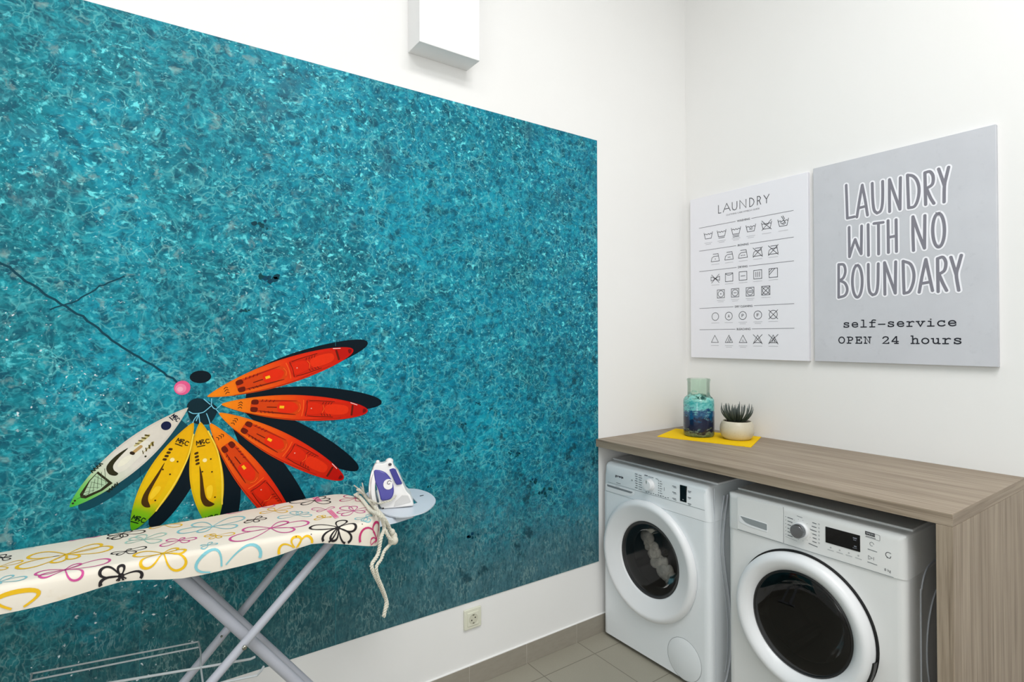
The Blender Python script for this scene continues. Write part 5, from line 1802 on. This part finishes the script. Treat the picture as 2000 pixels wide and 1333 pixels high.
o_pts = [cast(ov, hc, a) for a in angs]
h_pts = [cast(hq, hc, a) for a in angs]
ot = mb.loop([(p[0], p[1], ZI) for p in o_pts])
ob = mb.loop([(p[0], p[1], ZI - 0.004) for p in o_pts])
ht = mb.loop([(p[0], p[1], ZI) for p in h_pts])
hb = mb.loop([(p[0], p[1], ZI - 0.004) for p in h_pts])
mb.bridge(ot, ht)
mb.bridge(ht, hb)
mb.bridge(hb, ob)
mb.bridge(ob, ot)
tray = mb.build('iron_tray', M['tray'], t)
s1 = [tuple(at(680 + a / 9.52, 890 + b / 9.52, 2, ZI)[:2]) for a, b in ((1330, 752), (1400, 738), (1404, 748), (1334, 764))]
MB().prism(s1, lambda u, v, w: (u, v, w), ZI + 0.0002, ZI + 0.0006).build('tray_slot', M['black'], tray)
lipp = [at(px, py, 2, ZI - 0.022) for px, py in ((742, 1030), (775, 1022), (806, 1012), (818, 1003))]
mb = MB()
lo = mb.loop(lipp)
hi = mb.loop([at(px, py, 2, ZI - 0.003) for px, py in ((740, 1000), (772, 1008), (806, 1005), (822, 999))])
mb.bridge(lo, hi, False)
back = mb.loop([(p[0] - 0.004, p[1] + 0.012, p[2]) for p in lipp])
mb.bridge(back, lo, False)
mb.build('tray_bracket', M['tray'], t)
for yy in (-0.20, -0.33):
    MB().tube([(-2.05, yy, ZI - 0.012), (-1.80, yy + 0.02, ZI - 0.009)], 0.006, 8).build('tray_arm', M['legs'], t)

# ------------------------------------------------------------------ steam iron standing on its heel
IO = at(745, 995.5, 2, ZI + 0.0005)
th = math.radians(-23)
AX = np.array([math.cos(th), math.sin(th), 0])
WX = np.array([math.sin(th), -math.cos(th), 0])      # towards the room
dist = (IO - CAM) @ FWD
SC_ = dist / F_PX / 9.52
def iw(a, b, w):
    """iron drawing coordinates: right, up, thickness towards the room"""
    return IO + AX * ((a - 620) * SC_) + np.array([0, 0, 1.0]) * ((1004 - b) * SC_ * 0.955) + WX * w
t = thing('steam_iron', tuple(IO), 'white and violet-blue steam iron standing on its heel on the tray', 'iron')
def halfw(b):
    s = min(1, max(0, (1004 - b) / 880))
    return 0.040 * (1 - 0.62 * s ** 1.6)
def slab(pts, name, mat, parent, extra=0.0, back=True, r=10, bev=0.002):
    q = fillet(pts, r, 3)
    mb = MB()
    a = mb.loop([iw(p[0], p[1], -0.040 + halfw(p[1]) + extra) for p in q])
    b = mb.loop([iw(p[0], p[1], -0.040 - halfw(p[1]) - extra if back else -0.040) for p in q])
    mb.face(a)
    mb.face(b[::-1])
    mb.bridge(a, b)
    return mb.build(name, mat, parent, bev, 2)
body = slab([(470, 200), (520, 140), (640, 150), (740, 110), (820, 120), (850, 215), (930, 330), (1010, 540), (1080, 700), (1150, 770), (1215, 960), (1190, 985), (840, 1000), (640, 1004), (585, 940), (560, 760), (530, 560), (462, 420), (452, 300)], 'iron_body', M['iron_white'], t, 0, True, 30, 0.004)
# sole plate: boat-shaped, upright at the left
mb = MB()
prof = []
for i in range(15):
    s = i / 14
    b = 985 - s * 835
    wv = 0.046 * (1 - max(0, (s - 0.25) / 0.75) ** 2.2) + 0.001
    aa = 560 - 150 * math.sin(PI * min(1, s * 0.62 + 0.16)) + 60 * s ** 3
    prof.append((aa, b, wv))
for off in (0, 1):
    pass
L1 = mb.loop([iw(a - 30, b, -0.040 + w) for a, b, w in prof] + [iw(a - 30, b, -0.040 - w) for a, b, w in prof[::-1]])
L2 = mb.loop([iw(a + 10, b, -0.040 + w) for a, b, w in prof] + [iw(a + 10, b, -0.040 - w) for a, b, w in prof[::-1]])
n2 = len(prof)
for i in range(n2 - 1):
    mb.face((L1[i], L1[i + 1], L1[2 * n2 - 2 - i], L1[2 * n2 - 1 - i]))
    mb.face((L2[i], L2[i + 1], L2[2 * n2 - 2 - i], L2[2 * n2 - 1 - i]))
mb.bridge(L1, L2)
mb.build('sole_plate', M['iron_sole'], t, 0.001)
mb = MB()
L1 = mb.loop([iw(a + 12, b, -0.040 + w * 0.97) for a, b, w in prof] + [iw(a + 12, b, -0.040 - w * 0.97) for a, b, w in prof[::-1]])
L2 = mb.loop([iw(a + 85, b + 10, -0.040 + w * 0.88) for a, b, w in prof] + [iw(a + 85, b + 10, -0.040 - w * 0.88) for a, b, w in prof[::-1]])
for i in range(n2 - 1):
    mb.face((L1[i], L1[i + 1], L1[2 * n2 - 2 - i], L1[2 * n2 - 1 - i]))
    mb.face((L2[i], L2[i + 1], L2[2 * n2 - 2 - i], L2[2 * n2 - 1 - i]))
mb.bridge(L1, L2)
mb.build('iron_skirt', M['iron_white'], t, 0.002)
slab([(478, 252), (600, 268), (700, 318), (790, 430), (838, 560), (848, 680), (826, 765), (776, 825), (612, 838), (572, 650), (500, 470)], 'water_tank', M['iron_blue'], t, 0.0045, True, 40, 0.003)
slab([(762, 262), (838, 240), (880, 262), (1002, 535), (985, 550), (902, 560), (872, 520)], 'handle_grip', M['iron_grip'], t, 0.0030, True, 16, 0.003)
# swirl disc on the tank
cdisc = [(745 + 92 * math.cos(q), 532 + 98 * math.sin(q)) for q in np.linspace(0, 2 * PI, 29)[:-1]]
cdisc = [(min(p[0], 822), p[1]) for p in cdisc]
dd = slab(cdisc, 'emblem_disc', M['iron_white'], t, 0.0062, True, 1, 0.001)
pr = Print((-1.2e-5, 0, 0))
sw = [(760 + (14 + 7.5 * q) * math.cos(1.2 * q + 0.5), 505 + (14 + 8 * q) * math.sin(1.2 * q + 0.5)) for q in np.linspace(0, 4.4, 26)]
def ink_iron(plist, extra, color):
    for p in plist:
        pr.poly([iw(q[0], q[1], -0.040 + halfw(q[1]) + extra) for q in p], color)
ink_iron(stroke(sw, 9), 0.0075, lin((56, 50, 70)))
pr.build('emblem_swirl', [M['ink']], dd)
pr = Print((-1.2e-5, 0, 0))
ink_iron([disc2((650, 984), 16, 12)], 0.0008, lin((40, 36, 36)))
pr.build('heel_stud', [M['ink']], t)
kb = MB()
P0 = iw(765, 150, -0.040)
kb.ball(P0 + np.array([0, 0, 0.004]), 0.012, 1.1, 1.1, 0.9)
kb.build('steam_dial', M['iron_white'], t)
MB().ball(iw(775, 165, -0.040 + halfw(165) + 0.003), 0.005, 1.2, 0.8, 0.9).build('dial_mark', plain('grey_mark', (70, 66, 76), 0.5), t)
MB().ball(iw(548, 130, -0.040), 0.0065).build('spray_nozzle', M['iron_white'], t)
# heel hollow
slab([(1000, 760), (1110, 770), (1165, 900), (840, 975), (870, 880)], 'heel_panel', plain('heel_grey', (206, 204, 202), 0.4), t, 0.0006, True, 20, 0.001)
# ------------------------------------------------------------------ loose cord tied over the board end
def top(px, py, lift=0.0055):
    return at(px, py, 2, ZT + lift)
def hang(px, py, dlt=0.0):
    d = ray(px, py)
    n = np.array([0.60, -0.80, 0.0])
    p0 = np.array([-1.962, -0.418, 0]) + n * (0.008 + dlt)
    return CAM + d * (((p0 - CAM) @ n) / (d @ n))
mb = MB()
tail = [top(698, 956, 0.018), top(707, 962, 0.010), top(717, 974), top(728, 986), top(738, 999)]
mb.twist(spline(tail + [hang(749, 1012, 0.006), hang(758, 1028), hang(765, 1042, 0.002), hang(769, 1050, 0.004)], 6), 0.0062)
mb.twist(spline([top(693, 966, 0.012), top(703, 972, 0.007), top(714, 985), top(724, 998, 0.006), hang(741, 1006, 0.008), hang(748, 1020, 0.004), hang(750, 1034), hang(744, 1052, 0.003), hang(741, 1070), hang(737, 1086), hang(726, 1104), hang(730, 1120), hang(739, 1138), hang(749, 1160), hang(756, 1180), hang(752, 1193), hang(750, 1206)], 6), 0.0056)
mb.twist(spline([hang(768, 1056, 0.006), hang(760, 1066, 0.004), hang(750, 1078, 0.008), hang(744, 1094, 0.008), hang(735, 1108, 0.008), hang(738, 1128, 0.006), hang(747, 1150, 0.008), hang(754, 1172, 0.008), hang(752, 1190, 0.008), hang(749, 1204, 0.006)], 6), 0.0050)
mb.twist(spline([hang(752, 1034, 0.004), hang(757, 1046, 0.010), hang(764, 1056, 0.012), hang(770, 1058, 0.008)], 6), 0.0055)
# the knot and frayed tip
for (px, py, dl, r) in ((769, 1048, 0.006, 0.011), (770, 1056, 0.010, 0.012), (764, 1059, 0.006, 0.009), (766, 1040, 0.004, 0.009)):
    mb.ball(hang(px, py, dl), r, 1, 1, 1.15, 12, 8)
for k in range(9):
    p = top(712, 968, 0.008)
    q = top(700 + random.uniform(-9, 9), 952 + random.uniform(-8, 14), 0.016 + random.uniform(-0.008, 0.01))
    mb.tube([p, (p + q) / 2 + np.array([0, 0, 0.003]), q], 0.0022, 5)
# the loop led across to the iron
e = iw(890, 735, 0.004)
mb.twist(spline([top(724, 978, 0.010), top(733, 982, 0.022), iw(560, 872, 0.010), iw(700, 850, 0.008), iw(800, 820, 0.008), e], 6), 0.0034)
o = mb.build('cotton_cord', M['rope'])
tag(o, 'knotted off-white cotton cord hanging from the end of the ironing board', 'cord')
